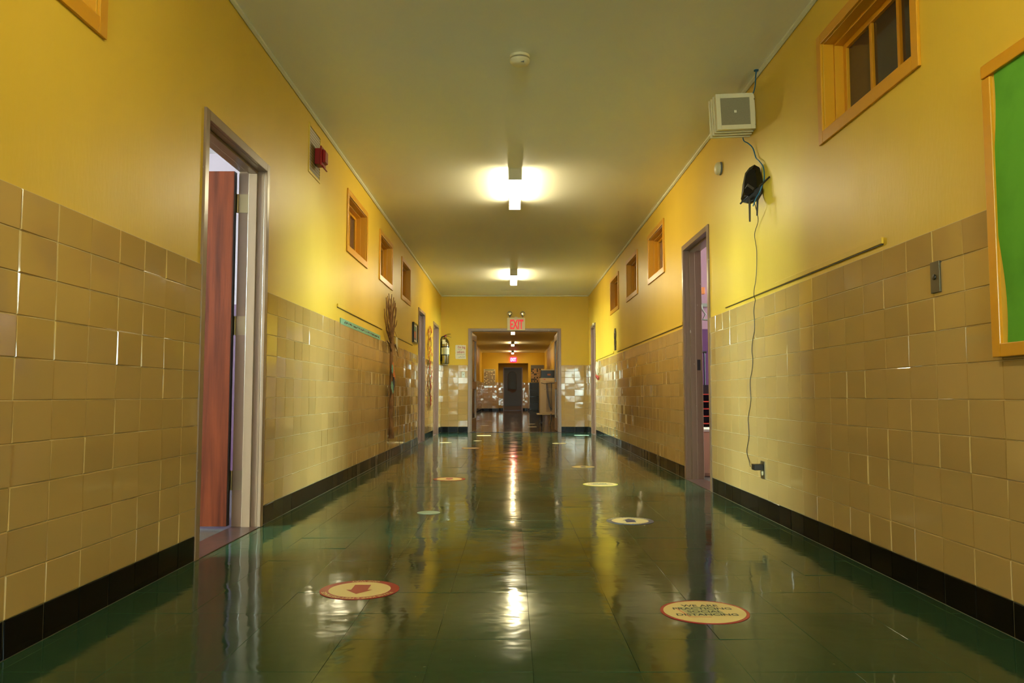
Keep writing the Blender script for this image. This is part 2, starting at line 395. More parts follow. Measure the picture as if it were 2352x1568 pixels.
# ---- floor: twelve-inch vinyl tiles
fl = MB()
fn_floor = lambda u, v, d: (u, v, -.0012+d)
def q(mb, a, b, c, d, m): mb.add([(a, c, -.0012), (b, c, -.0012), (b, d, -.0012), (a, d, -.0012)], [(0, 1, 2, 3)], m)
q(fl, XL, XR, YB, YE+1, 2)
tiles(fl, TL-.001, TR+.001, YB, YF+.02, .305, .305, fn_floor, [], .06, tilt=.0004, gap=.0002, depth=.0012, lift=0, bevel=.0008, ton=(.97, 1.03))
tiles(fl, TL-.001, TR+.001, YF+.05, YE+1, .305, .305, fn_floor, [], .06, tilt=.0004, mface=1, gap=.0002, depth=.0012, lift=0, bevel=.0008, ton=(.97, 1.03))
flo = fl.build('floor', [M['floor'], M['floor2'], M['seam']], keep=True)
struct(flo, 'glossy dark green vinyl tile corridor floor', 'floor')
mb = MB(); mb.box(DD[0]+.04, DD[1]-.04, YF-.02, YF+.06, -.003, .006); struct(mb.build('trim_6', M['dark'], bevel=.002), 'dark metal strip across the double doorway floor', 'threshold')

# ---- classrooms behind the open doors
def room(name, x0, x1, y0, y1, side, wins, cname):
    """side: +1 when the room lies to the right of the corridor"""
    lo = MB(); zm = 1.575
    xs = (x0, x1)
    far = x1 if side > 0 else x0
    for (ya, yb) in ((y0-.1, y0), (y1, y1+.1)):
        lo.box(x0, x1, ya, yb, 0, zm, 1); lo.box(x0, x1, ya, yb, zm, CE, 0)
    a, b = (far, far+.15) if side > 0 else (far-.15, far)
    def wb(mb, p, q_, c, d, m):
        for (c0, d0, mm) in ((c, min(d, zm), 1), (max(c, zm), d, 0)):
            if d0-c0 > .001: mb.box(a, b, p, q_, c0, d0, mm)
    boxes_with_holes(lo, y0-.1, y1+.1, 0, CE, [(p, q_, 1.5, 2.7) for p, q_ in wins], wb)
    inner = XR+WT if side > 0 else XL-WT
    # room side of the corridor wall is painted too
    s = .004*side
    holes = holes_side(DOORS_L if side < 0 else DOORS_R, WIN_L if side < 0 else WIN_R)
    def skin(mb, p, q_, c, d, m):
        for (c0, d0, mm) in ((c, min(d, zm), 1), (max(c, zm), d, 0)):
            if d0-c0 > .001: mb.box(inner+s*.1, inner+s, p, q_, c0, d0, mm)
    boxes_with_holes(lo, y0, y1, 0, CE, [h for h in holes if h[1] > y0 and h[0] < y1], skin)
    struct(lo.build('wall_'+name, [M['lilac'] if side > 0 else M['palelilac'], M['purple']]), cname+' walls, lilac over purple', 'wall')
    struct(MB().box(x0, x1, y0, y1, -.1, -.003).build('floor_'+name, M['roomfloor']), cname+' grey floor', 'floor')
    struct(MB().box(x0, x1, y0, y1, CE, CE+.1).build('ceiling_'+name, M['roomceil']), cname+' white ceiling', 'ceiling')
    return far
WN = [10]
def room_window(far, side, p, q_, cname):
    x = far+.1*side
    o = struct(MB().box(x, x+.01*side, p, q_, 1.5, 2.7).build('window_%d' % WN[0], M['sky']), 'daylight window in the outer wall of '+cname, 'window'); WN[0] += 1
    s = MB(); xa = far+.02*side; xb = far+.08*side
    for y in (p, (p+q_)/2-.02, q_-.04): s.box(xa, xb, y, y+.04, 1.5, 2.7)
    for z in (1.5, 2.08, 2.66): s.box(xa, xb, p, q_, z, z+.04)
    s.build('sash', M['white'], o)
rooms = [('room_left', XL-WT-5.0, XL-WT, .3, 6.9, -1, [(1.0, 3.3)], 'left classroom'),
         ('room_left_middle', XL-WT-4.0, XL-WT, 11.9, 14.55, -1, [(12.3, 14.2)], 'left middle room'),
         ('room_left_back', XL-WT-4.0, XL-WT, 14.75, 18.5, -1, [(15.1, 17.6)], 'left back room'),
         ('room_right', XR+WT, XR+WT+5.0, 5.2, 9.5, 1, [(7.5, 9.3)], 'right classroom'),
         ('room_right_back', XR+WT, XR+WT+4.0, 14.2, 18.5, 1, [(14.8, 17.3)], 'right back room')]
for r in rooms:
    far = room(*r[:6], r[6], r[7])
    for p, q_ in r[6]: room_window(far, r[5], p, q_, r[7])
# lids so no stray sky enters the unlit space behind the other transom windows
for nm, x0, x1, y0, y1, lb in [('wall_closet_left', XL-WT-1.5, XL-WT-.004, 6.92, 11.78, 'dim space behind the left transom windows'),
                               ('wall_closet_near_right', XR+WT+.004, XR+WT+2.5, 2.3, 5.08, 'dim space behind the near right transom window'),
                               ('wall_closet_right', XR+WT+.004, XR+WT+1.5, 9.62, 14.08, 'dim space behind the right transom windows')]:
    m_ = MB(); far = x0 if 'left' in nm else x1
    m_.box(far, far+(.05 if 'right' in nm else -.05), y0, y1, 1.9, CE); m_.box(x0, x1, y0, y1, 1.85, 1.9); m_.box(x0, x1, y0, y1, CE, CE+.05)
    m_.box(x0, x1, y0, y0+.02, 1.9, CE); m_.box(x0, x1, y1-.02, y1, 1.9, CE)
    struct(m_.build(nm, M['lilac']), lb, 'wall')

# ---- door frames
def door_frame(name, x, out, a, b, label, slab=None):
    """frame in a side wall; x = tile face, out = +1 for the right wall"""
    o = snode(name, (x, (a+b)/2, 0), label, 'door')
    f = -out                                    # direction towards the corridor
    xf = x+f*.006; back = (XR if out > 0 else XL)+out*(WT+.012)
    mb = MB(); inn = xf+out*.02
    for (p, q_) in ((a, a+FW), (b-FW, b)): mb.box(xf, inn, p, q_, 0, DZ)
    mb.box(xf, inn, a+FW, b-FW, DZ-FW, DZ)
    mb.build('frame_face', M['frame'], o, bevel=.003)
    mb = MB(); t = .022
    for (p, q_, s) in ((a+FW-t, a+FW, 1), (b-FW, b-FW+t, -1)):
        mb.box(inn, back, p, q_, 0, DZ-FW+t)
        e = q_ if s > 0 else p
        mb.box(x+out*.052, x+out*.105, e, e+s*.016, 0, DZ-FW)
    mb.box(inn, back, a+FW, b-FW, DZ-FW, DZ-FW+t)
    mb.box(x+out*.052, x+out*.105, a+FW+.016, b-FW-.016, DZ-FW-.016, DZ-FW)
    mb.build('jamb', M['frame'], o, bevel=.003)
    MB().box(x-out*.002, back, a+FW, b-FW, -.003, .004).build('sill', M['threshold'], o, bevel=.001)
    return o, back
d1, bk = door_frame('door_1', TL, -1, *DOORS_L[0], 'near left doorway with mauve frame and wooden door swung into the room')
ya = DOORS_L[0][1]-FW
mb = MB(); mb.box(bk-.012, bk-.012-.90, ya-.047, ya-.004, .012, DZ-FW-.008)
sl = mb.build('slab', M['wood'], d1, bevel=.002); sl['label'] = 'red-brown wooden door standing open'
MB().box(bk-.0095, bk-.0118, ya-.045, ya-.006, .014, DZ-FW-.01).build('slab_edge', M['dark'], sl)
for z in (.22, 1.15, 1.90):
    h = MB(); h.tube([(bk-.004, ya-.002, z), (bk-.004, ya-.002, z+.115)], .0075, 10); h.box(bk+.001, bk+.060, ya-.0035, ya-.0005, z, z+.115)
    h.build('hinge', M['brass'], d1, smooth=True)
d2, bk2 = door_frame('door_2', TL, -1, *DOORS_L[1], 'second left doorway with mauve-brown frame, beside the framed picture')
d3, bk3 = door_frame('door_3', TL, -1, *DOORS_L[2], 'third left doorway, nearest the fire extinguisher')
d4, bk4 = door_frame('door_4', TR, 1, *DOORS_R[0], 'near right doorway with mauve-brown frame opening to a purple room')
d5, bk5 = door_frame('door_5', TR, 1, *DOORS_R[1], 'far right doorway beside the cross wall')
MB().box(TR+.118, TR+.148, DOORS_R[0][1]-FW-.003, DOORS_R[0][1]-FW+.001, 1.02, 1.12).build('strike_plate', M['dark'], d4)
for o_, bb, yy in ((d2, bk2, DOORS_L[1][1]-FW), (d3, bk3, DOORS_L[2][1]-FW)):
    MB().box(bb-.01, bb-.85, yy-.047, yy-.004, .012, DZ-FW-.008).build('slab', M['wood'], o_, bevel=.002)
# name strips over two doors
mb = MB(); mb.box(TL+.0065, TL+.008, 13.05, 13.5, 2.163, 2.195); mb.build('name_strip', M['white'], d2)
mb = MB()
for k in range(5): mb.box(TL+.0082, TL+.009, 13.07+k*.085, 13.12+k*.085, 2.168, 2.19)
mb.build('name_letters', M['inkred'], d2)
mb = MB(); mb.lathe((TR-.006, 15.75, 2.19), (-1, 0, 0), [(0, .03), (.02, .028), (.03, .012)], 16); mb.build('door_bell', M['cream'], d5, smooth=True)

# double doors
dd = snode('door_6', (.056, YF, 0), 'mauve-brown double door frame under the exit sign with both leaves open', 'door')
yf = YF-.012
mb = MB()
mb.box(DD[0], DD[0]+FW+.01, yf, yf+.03, 0, DZ); mb.box(DD[1]-FW-.01, DD[1], yf, yf+.03, 0, DZ); mb.box(DD[0]+FW+.01, DD[1]-FW-.01, yf, yf+.03, DZ-FW-.005, DZ)
mb.build('frame_face', M['frame'], dd, bevel=.003)
mb = MB()
for p, s in ((DD[0]+FW, 1), (DD[1]-FW, -1)):
    mb.box(p, p+s*.012, yf+.03, YF+.205, 0, DZ-FW); mb.box(p+s*.012, p+s*.028, YF+.05, YF+.11, 0, DZ-FW-.012)
mb.box(DD[0]+FW, DD[1]-FW, yf+.03, YF+.205, DZ-FW-.012, DZ-FW); 
mb.build('jamb', M['frame'], dd, bevel=.002)
def leaf(px, ang, s):
    """hinged leaf swung into the far corridor: frame, two lites, push bar"""
    piv = Vector((px, YF+.21, 0)); d = Vector((math.sin(ang)*-s, math.cos(ang), 0)); n = Vector((d.y, -d.x, 0))*s
    def fn(u, v, w): return tuple(piv+d*u+n*w+Vector((0, 0, v)))
    W, H = .89, DZ-FW-.03
    mb = MB()
    for (u0, u1, v0, v1) in ((0, .12, .012, H), (W-.12, W, .012, H), (.12, W-.12, .012, .28), (.12, W-.12, H-.14, H), (.12, W-.12, .92, 1.08)):
        mb.prism([(u0, v0), (u1, v0), (u1, v1), (u0, v1)], fn, 0, .044)
    lf = mb.build('leaf', M['frame'], dd, bevel=.002)
    g = MB()
    for (v0, v1) in ((.28, .92), (1.08, H-.14)): g.prism([(.12, v0), (W-.12, v0), (W-.12, v1), (.12, v1)], fn, .018, .026)
    g.build('glass_lite', M['glass'], lf)
    g = MB(); g.tube([fn(.08, 1.0, .085), fn(W-.08, 1.0, .085)], .014, 8)
    for u in (.1, W-.1): g.tube([fn(u, 1.0, .04), fn(u, 1.0, .085)], .012, 8)
    g.build('push_bar', M['steel'], lf, smooth=True)
leaf(DD[0]+FW+.02, R(4), -1)
leaf(DD[1]-FW-.02, R(1), 1)

struct(MB().box(-.8, .9, YE+1.16, YE+1.2, -.01, 2.5).build('wall_behind_far_door', M['doorgrey']), 'blank wall behind the far taupe door', 'wall')  # added to close the light leak under the far door
# far recessed door
fd = snode('door_7', (.045, YE+1, 0), 'taupe door in the far recess with an arched dark picture', 'door')
yy = YE+.985
mb = MB(); mb.box(-.46, -.46+FW, yy, yy+.04, 0, 2.215); mb.box(.55-FW, .55, yy, yy+.04, 0, 2.215); mb.box(-.41, .50, yy, yy+.04, 2.165, 2.215)
mb.build('frame_face', M['frame'], fd, bevel=.003)
MB().box(-.41, .50, yy+.02, yy+.06, .01, 2.163).build('slab', M['doorgrey'], fd)
MB().box(-.41, .50, yy+.012, yy+.0195, .012, .22).build('kick_plate', mat('worn_kick_plate', lin(92, 66, 42), .4), fd)
pic = thing('arched_picture', 'dark arched picture hung on the far taupe door', 'picture', (.03, yy+.01, 1.5))
arch = [(-.21, 1.09), (.23, 1.09), (.23, 1.75)]+[(.01+.22*math.cos(R(t)), 1.75+.25*math.sin(R(t))) for t in range(10, 180, 10)]+[(-.21, 1.75)]
mb = MB(); mb.prism(arch, lambda u, v, d: (u, yy+.019-d, v), 0, .014); mb.build('backing', mat('sooty_print', lin(26, 19, 14), .4), pic)
mb = MB(); mb.tube([(u, yy+.003, v) for u, v in arch+[arch[0]]], .010, 6); mb.build('rim', M['darkleaf'], pic)
mb = MB(); mb.prism([(-.10, 1.1), (.14, 1.1), (.10, 1.45), (.05, 1.62), (0, 1.62), (-.06, 1.45)], lambda u, v, d: (u, yy+.005-d, v), 0, .003); mb.build('figure', M['black'], pic)
bn = MB(); bn.add([(-.27, yy+.012, 1.075), (.30, yy+.012, 1.075), (.015, yy+.012, .88), (-.27, yy+.016, 1.075), (.30, yy+.016, 1.075), (.015, yy+.016, .88)], [(0, 1, 2), (5, 4, 3), (0, 3, 4, 1), (1, 4, 5, 2), (2, 5, 3, 0)])
tag(bn.build('pennant', M['darkleaf']), 'dark triangular pennant below the arched picture on the far door', 'pennant')

# ---- transom windows
def transom(n, x, out, a, b, label, ref):
    o = snode('window_%d' % n, (x, (a+b)/2, WZ[0]), label, 'window')
    xw = XR if out > 0 else XL; f = -out; z0, z1 = WZ; xo = xw+f*.014
    mb = MB()
    mb.box(xo, xw, a, a+CAS, z0, z1); mb.box(xo, xw, b-CAS, b, z0, z1); mb.box(xo, xw, a+CAS, b-CAS, z1-CAS, z1); mb.box(xo, xw, a+CAS, b-CAS, z0, z0+CAS+.008)
    mb.build('casing', M['casing'], o, bevel=.003)
    mb = MB(); A, B, C, D = a+CAS, b-CAS, z0+CAS+.008, z1-CAS; t = .012
    x1 = xw+out*.055; x2 = xw+out*.125
    def ring(xa, xb, t):
        mb.box(xa, xb, A, A+t, C, D); mb.box(xa, xb, B-t, B, C, D); mb.box(xa, xb, A+t, B-t, D-t, D); mb.box(xa, xb, A+t, B-t, C, C+.006)
    ring(xw+out*.001, x1, .004); ring(x1, x2, .016)
    mb.build('reveal', M['casing'], o, bevel=.002)
    mb = MB(); s = .035; xs0, xs1 = xw+out*.100, xw+out*.130
    A2, B2, C2, D2 = A+.016, B-.016, C+.006, D-.016
    mb.box(xs0, xs1, A2, A2+s, C2, D2); mb.box(xs0, xs1, B2-s, B2, C2, D2); mb.box(xs0, xs1, A2+s, B2-s, D2-s*.8, D2); mb.box(xs0, xs1, A2+s, B2-s, C2, C2+.02)
    sa = mb.build('sash', M['casing'], o, bevel=.002)
    for k in (1, 2):
        ym = (B2-s-.272*k) if ref > 0 else (A2+s+.272*k)
        MB().box(xs0+out*.002, xs1, ym-.012, ym+.012, C2+.02, D2-s*.8).build('mullion', M['casing'], o, bevel=.002)
    MB().box(xw+out*.116, xw+out*.121, A2+s-.003, B2-s+.003, C2+.015, D2-s*.8+.005).build('pane', M['glass'], o)
for i, (a, b) in enumerate(WIN_L):
    transom(i+1, TL, -1, a, b, ['yellow transom window at the upper left corner of the view', 'left transom window nearest the fire alarm', 'left transom window above the teal border strip', 'left transom window above the paper tree'][i], 1)
for i, (a, b) in enumerate(WIN_R):
    transom(i+5, TR, 1, a, b, ['large near right transom window with three dark panes', 'right transom window just past the purple room door', 'middle one of the three far right transom windows', 'farthest right transom window, smallest in view'][i], 1)

# ------------------------------------------------------------------ exit signs
def exit_sign(x0, x1, y, z0, z1, label, lit):
    t = thing('exit_sign', label, 'sign', ((x0+x1)/2, y, z0))
    MB().box(x0, x1, y-.065, y-.002, z0, z1).build('case', M['cream'] if not lit else M['exit2'], t, bevel=.006)
    mb = MB(); cx = (x0+x1)/2+(.012 if not lit else 0)
    vs, fs = text_geo('EXIT', .3, 'CENTER', 1, .010); ux = [v[0] for v in vs]; uy = [v[1] for v in vs]
    W, H = ((x1-x0)*.74, (z1-z0)*.76) if not lit else ((x1-x0)*.84, (z1-z0)*.72)
    mb.add([(cx+(u-(min(ux)+max(ux))/2)*W/(max(ux)-min(ux)), y-.067, (z0+z1)/2-.010*(not lit)+(v-(min(uy)+max(uy))/2)*H/(max(uy)-min(uy))) for u, v in vs], fs)
    mb.build('letters', M['exit'] if not lit else M['exit3'], t)
    return t
ex = exit_sign(-.102, .279, YF, 2.160, 2.432, 'cream exit sign with red letters over the double doorway', False)
MB().box(.055, .12, YF-.05, YF-.01, 2.432, 2.449).build('top_canopy', M['cream'], ex)
for hx in (-.047, .226):
    p = MB(); p.tube([(hx, YF-.035, 2.432), (hx, YF-.035, 2.475)], .011, 8)
    lm = p.build('lamp_neck', M['grey'], ex, smooth=True)
    p = MB(); c = (hx, YF-.01, 2.512); p.lathe(c, (0, -1, 0), [(0, .03), (.03, .046), (.055, .054), (.062, .054)], 24); p.build('lamp_shell', M['grey'], ex, smooth=True)
    p = MB(); p.lathe((hx, YF-.073, 2.512), (0, -1, 0), [(0, .046), (.004, .043), (.009, .02), (.010, .0)], 24)
    for k in range(12):
        a = R(30*k); p.tube([(hx+.012*math.cos(a), YF-.080, 2.512+.012*math.sin(a)), (hx+.040*math.cos(a), YF-.079, 2.512+.040*math.sin(a))], .0025, 5)
    p.build('lamp_face', M['chrome'], ex)
exit_sign(-.10, .23, YE, 2.44, 2.68, 'bright glowing pink-red exit sign at the far end of the corridor', True)

# ------------------------------------------------------------------ fire extinguisher
fx, fy = -1.415, YF-.095
t = thing('fire_extinguisher', 'tall dark and silver fire extinguisher hung left of the double doorway', 'fire extinguisher', (fx, fy, 1.44))
mb = MB(); mb.lathe((fx, fy, 1.44), (0, 0, 1), [(0, .07), (.008, .082), (.02, .086), (.44, .086), (.48, .080), (.52, .058), (.545, .03), (.56, .022), (.585, .022)], 32)
mb.build('cylinder', mat('smoked_metal', lin(156, 144, 116), .16, metal=1), t, smooth=True)
mb = MB(); mb.lathe((fx, fy, 1.445), (0, 0, 1), [(.20, .0875), (.34, .0875)], 32); mb.build('label_sheet', M['white'], t, smooth=True)
for z in (1.445+.175, 1.445+.345):
    mb = MB(); mb.lathe((fx, fy, z), (0, 0, 1), [(0, .0885), (.022, .0885)], 32); mb.build('label_band', M['black'], t, smooth=True)
mb = MB()
for k in range(5): mb.box(fx-.045, fx+.045, fy-.0915, fy-.0895, 1.66+k*.024, 1.668+k*.024)
mb.build('label_print', M['ink'], t)
mb = MB(); mb.lathe((fx, fy, 2.02), (0, 0, 1), [(0, .024), (.03, .024), (.035, .016)], 16); mb.build('valve', M['red'], t, smooth=True)
mb = MB(); mb.tube([(fx-.01, fy, 2.055), (fx+.05, fy-.01, 2.075), (fx+.115, fy-.01, 2.078)], .007, 8); mb.tube([(fx, fy, 2.04), (fx+.06, fy-.01, 2.03), (fx+.125, fy-.01, 2.0)], .008, 8)
mb.build('handle', M['chrome'], t, smooth=True)
mb = MB(); mb.tube([(fx-.01, fy-.01, 2.035), (fx-.07, fy-.02, 2.015), (fx-.098, fy-.03, 1.93), (fx-.100, fy-.05, 1.75), (fx-.098, fy-.05, 1.58)], .012, 10); mb.build('hose', M['black'], t, smooth=True)
mb = MB(); mb.tube([(fx-.098, fy-.05, 1.59), (fx-.096, fy-.05, 1.50)], [.014, .019], 12); mb.build('nozzle', M['black'], t, smooth=True)
mb = MB(); mb.box(fx-.03, fx+.03, fy+.084, YF, 1.55, 1.98); mb.box(fx-.05, fx+.05, fy-.02, YF, 1.425, 1.438); mb.build('bracket', M['steel'], t)
mb = MB(); mb.box(fx-.055, fx+.012, fy-.0905, fy-.0885, 1.86, 1.955); mb.build('tag', M['white'], t)

# paper notice on the cross wall
t = thing('paper_notice', 'crinkled white notice with coloured words beside the fire extinguisher', 'notice', (-1.094, YF, 1.70))
random.seed(3)
mb = MB(); n = 40; vs = []
for k in range(n):
    a = 2*math.pi*k/n; c, s = math.cos(a), math.sin(a); q = 1/max(abs(c), abs(s)); e = 1+random.uniform(-.035, .035)
    vs.append((.112*c*q*e, .148*s*q*e))
mb.prism(vs, lambda u, v, d: (-1.094+u, YF-.001-d, 1.703+v), 0, .0022); mb.build('sheet', M['white'], t)
for body, z, sz, mm, dx in [("I'm big", 1.80, .075, 'inkred', .02), ('others', 1.70, .075, 'inkred', .0)]:
    mb = MB(); add_text(mb, body, sz, lambda u, v: (-1.094+dx+u, YF-.0042, z+v), squeeze=.8, bold=.001); mb.build('words', M[mm], t)

rs = random.Random(8)
for z, mm, x0, n in ((1.752, 'inkgreen', -1.15, 5), (1.65, 'inkgreen', -1.17, 8), (1.595, 'inkblue', -1.14, 7)):
    mb = MB(); P = [(x0+k*.014, YF-.005, z+rs.uniform(-.014, .016)) for k in range(n*2-3)]; mb.tube(P, .0030, 5); mb.build('scrawl', M[mm], t)
# wall switch in the tile on the cross wall
t = thing('wall_switch', 'small steel switch plate in the tiles left of the double doorway', 'switch', (-1.03, YF-.008, 1.22))
MB().box(-1.07, -1.0, YF-.012, YF-.006, 1.16, 1.282).build('plate', M['steel'], t, bevel=.002)
MB().box(-1.042, -1.028, YF-.02, YF-.0115, 1.21, 1.235).build('toggle', M['black'], t)

# ------------------------------------------------------------------ right wall: speaker box, bell, router, cables
t = thing('wall_speaker', 'square cream speaker box with stepped sides high on the right wall', 'speaker', (XR-.14, 5.30, 2.68))
rot = Matrix.Rotation(R(-2.5), 3, 'Y'); c0 = Vector((1.497, 5.30, 2.683))
def sp(x, y, z): return tuple(c0+rot @ Vector((x, y, z)))
def sbox(mb, x0, x1, y0, y1, z0, z1):
    m2 = MB(); m2.box(x0, x1, y0, y1, z0, z1); mb.add([sp(*v) for v in m2.v], m2.f)
mb = MB()
for k in range(4): sbox(mb, -.128-.005*k, .128, -.07+k*.037, -.050+k*.037, -.122-.005*k, .122)
mb.build('stepped_case', M['cream'], t, bevel=.003)
mb = MB(); sbox(mb, -.106, .122, -.05, .075, -.100, .112); mb.build('inner_case', M['housing'], t)
mb = MB()
for (a, b, c, d) in ((-.128, -.098, -.122, .122), (.098, .128, -.122, .122), (-.098, .098, -.122, -.092), (-.098, .098, .092, .122)): sbox(mb, a, b, -.084, -.070, c, d)
mb.build('front_frame', M['cream'], t, bevel=.002)
mb = MB(); sbox(mb, -.098, .098, -.078, -.071, -.092, .092); mb.build('grille', M['mesh'], t)
mb = MB(); sbox(mb, -.008, .008, -.081, -.0775, -.008, .008); mb.build('badge', M['white'], t)
mb = MB(); sbox(mb, .128, .139, -.062, .07, -.118, .112); mb.build('mount_plate', M['cream'], t, bevel=.001)
for z in (-.09, .085):
    mb = MB(); sbox(mb, .129, .137, -.066, -.061, z-.005, z+.005); mb.build('screw', M['black'], t)

t = thing('round_sounder', 'small round cream sounder on the right wall below the speaker', 'bell', (XR, 6.13, 2.555))
mb = MB(); mb.lathe((XR, 6.13, 2.555), (-1, 0, 0), [(0, .052), (.008, .052), (.010, .046), (.014, .046)], 28); mb.build('base', M['grey'], t, smooth=True)
mb = MB(); mb.lathe((XR-.014, 6.13, 2.555), (-1, 0, 0), [(0, .050), (.012, .050), (.026, .042), (.034, .025), (.037, .004)], 28); mb.build('dome', M['cream'], t, smooth=True)

t = thing('wireless_router', 'angular black router with four antennas hanging on the right wall', 'router', (1.58, 5.12, 2.17))
prof = [((px-1735)/359/.866, (417-py)/359) for px, py in ((1742, 370), (1751, 378), (1755, 410), (1754, 438), (1744, 456), (1728, 463), (1714, 457), (1711, 450), (1716, 415), (1722, 388), (1731, 376))]
lean = lambda z: .03*(1-(z+.13)/.26)                  # the lower end leans away from the wall
def rf(u, v, d): return (1.573+.866*u-.5*d, 5.15-.5*u-.866*(d+lean(v)), 2.165+v)
mb = MB(); mb.prism(prof, rf, -.03, 0); mb.build('body', M['black'], t, bevel=.003)
mb = MB(); inner = [(u*.62-.004, v*.66+.012) for u, v in prof]; nn = len(prof)
mb.add([rf(u, v, .001) for u, v in prof]+[rf(u, v, .024) for u, v in inner], [(i, (i+1) % nn, (i+1) % nn+nn, i+nn) for i in range(nn)]+[tuple(range(nn, 2*nn))])
mb.build('faceted_lid', M['blackgloss'], t)
mb = MB(); mb.add([rf(-.042, -.028, .0245), rf(-.022, .002, .0255), rf(.02, -.035, .0255), rf(-.012, -.072, .022), rf(-.050, -.085, .018)], [(0, 1, 2, 3, 4)]); mb.build('emblem', mat('dull_emblem', lin(52, 42, 30), .3), t)
mb = MB(); mb.add([rf(-.072, -.105, .012), rf(.062, -.022, .03), rf(.060, -.060, .03), rf(.03, -.11, .022), rf(-.02, -.125, .015), rf(-.072, -.118, .012)], [(0, 1, 2, 3, 4, 5)]); mb.build('rear_panel', M['black'], t)
def ant(p, q):
    m_ = MB(); m_.tube([p, tuple(Vector(p).lerp(Vector(q), .12)), q], [.005, .0075, .0055], 8); m_.build('antenna', M['black'], t, smooth=True)
def at(px, py, y): return ((px-1175)/1829*y*1.012, y, .787+(907-py)/1829*y*1.018)
ant(at(1722, 455, 5.09), at(1721.5, 512, 5.09))
ant(at(1741, 445, 5.08), at(1738.5, 498, 5.08))
ant(at(1745, 431, 5.04), at(1769, 408, 4.95))
ant(at(1718, 453, 5.09), at(1700, 471, 5.12))
# cables
mb = MB(); mb.tube([(1.601, 5.09, CE+.002), (1.601, 5.09, CE-.006)], .016, 12)
mb.tube(curve([(1.601, 5.09, CE), (1.606, 5.12, 2.875), (1.615, 5.17, 2.83), (1.618, 5.235, 2.80), (1.620, 5.39, 2.74), (1.60, 5.395, 2.62), (1.585, 5.35, 2.53), (1.602, 5.30, 2.49), (1.618, 5.25, 2.44), (1.622, 5.20, 2.36), (1.617, 5.12, 2.315), (1.622, 5.05, 2.25), (1.619, 5.03, 2.17), (1.600, 5.02, 2.12), (1.585, 5.03, 2.08), (1.568, 5.05, 2.045), (1.553, 5.06, 2.0)]), .0042, 8)
tag(mb.build('data_cable', M['blue'], smooth=True), 'blue data cable running from the ceiling past the speaker to the black router', 'cable')
mb = MB(); pts = [(1.575, 5.12, 2.055), (1.60, 5.14, 1.99), (1.624, 5.19, 1.93), (1.624, 5.27, 1.86), (1.626, 5.24, 1.74), (1.626, 5.26, 1.58), (1.613, 5.27, 1.485), (1.613, 5.275, 1.445)]
pts += [(TR-.004, 5.29+.02*math.sin(k*1.7)+k*.016, 1.42-k*.066) for k in range(15)]+[(TR-.004, 5.55, .40), (TR-.006, 5.49, .335), (TR-.03, 5.40, .322), (TR-.055, 5.30, .318)]
mb.tube(curve(pts), .0026, 6)
tag(mb.build('power_cable', M['cable'], smooth=True), 'thin black power cable hanging down the right wall tiles to the outlet', 'cable')
t = thing('wall_outlet', 'steel wall outlet low on the right wall tiles', 'outlet', (TR, 5.21, .30))
MB().box(TR-.006, TR, 5.165, 5.245, .246, .360).build('plate', M['steel'], t, bevel=.002)
for z in (.283, .327):
    m_ = MB(); m_.lathe((TR-.0055, 5.205, z), (-1, 0, 0), [(0, .0165), (.0025, .0165)], 20); m_.build('receptacle', M['cream'] if z < .3 else M['black'], t, smooth=True)
MB().box(TR-.073, TR-.0085, 5.175, 5.235, .306, .342)
ad = MB(); ad.box(TR-.068, TR-.0085, 5.175, 5.235, .303, .341)
tag(ad.build('power_adapter', M['black'], bevel=.004), 'black power adapter plugged into the right wall outlet', 'adapter')

t = thing('key_switch', 'narrow steel switch plate with a dark key hole in the right wall tiles', 'switch', (TR, 3.03, 1.237))
MB().box(TR-.008, TR+.003, 2.998, 3.063, 1.178, 1.298).build('plate', mat('dull_steel', lin(96, 88, 66), .4, metal=.6), t, bevel=.0015)
m_ = MB(); m_.lathe((TR-.0075, 3.033, 1.238), (-1, 0, 0), [(0, .011), (.004, .010), (.005, .004)], 18); m_.build('key_hole', M['black'], t, smooth=True)

# bulletin board
t = thing('bulletin_board', 'bright green bulletin board with amber frame on the right wall', 'bulletin board', (TR, 2.06, .91))
bx = TR-.003; y0, y1, z0, z1 = 1.44, 2.655, .912, 1.905
random.seed(5)
mb = MB(); nn = 24
for k in range(nn):
    za, zb = z0+.04+(z1-z0-.08)*k/nn, z0+.04+(z1-z0-.08)*(k+1)/nn
    ea, eb = [.062+.018*math.sin(q*.33+.5)-.0009*q for q in (k, k+1)]
    mb.add([(bx-.014, y0+.04, za), (bx-.014, y1-max(ea, .03), za), (bx-.014, y1-max(eb, .03), zb), (bx-.014, y0+.04, zb)], [(0, 1, 2, 3)])
mb.build('green_paper', M['green'], t)
MB().box(bx-.0125, bx-.002, y0+.03, y1-.03, z0+.03, z1-.03).build('backing', mat('yellow_backing', lin(222, 186, 70), .5), t)
mb = MB(); mb.box(bx-.024, bx, y1-.045, y1, z0, z1-.0485); mb.box(bx-.024, bx, y0, y0+.045, z0, z1-.0485); mb.box(bx-.024, bx, y0+.045, y1-.045, z0, z0+.045); mb.box(bx-.026, bx, y0, y1, z1-.045, z1)
mb.build('board_frame', M['casing'], t, bevel=.003)
MB().box(bx-.0155, bx-.0145, 2.47, 2.478, z0+.075, z0+.10).build('staple', M['white'], t)

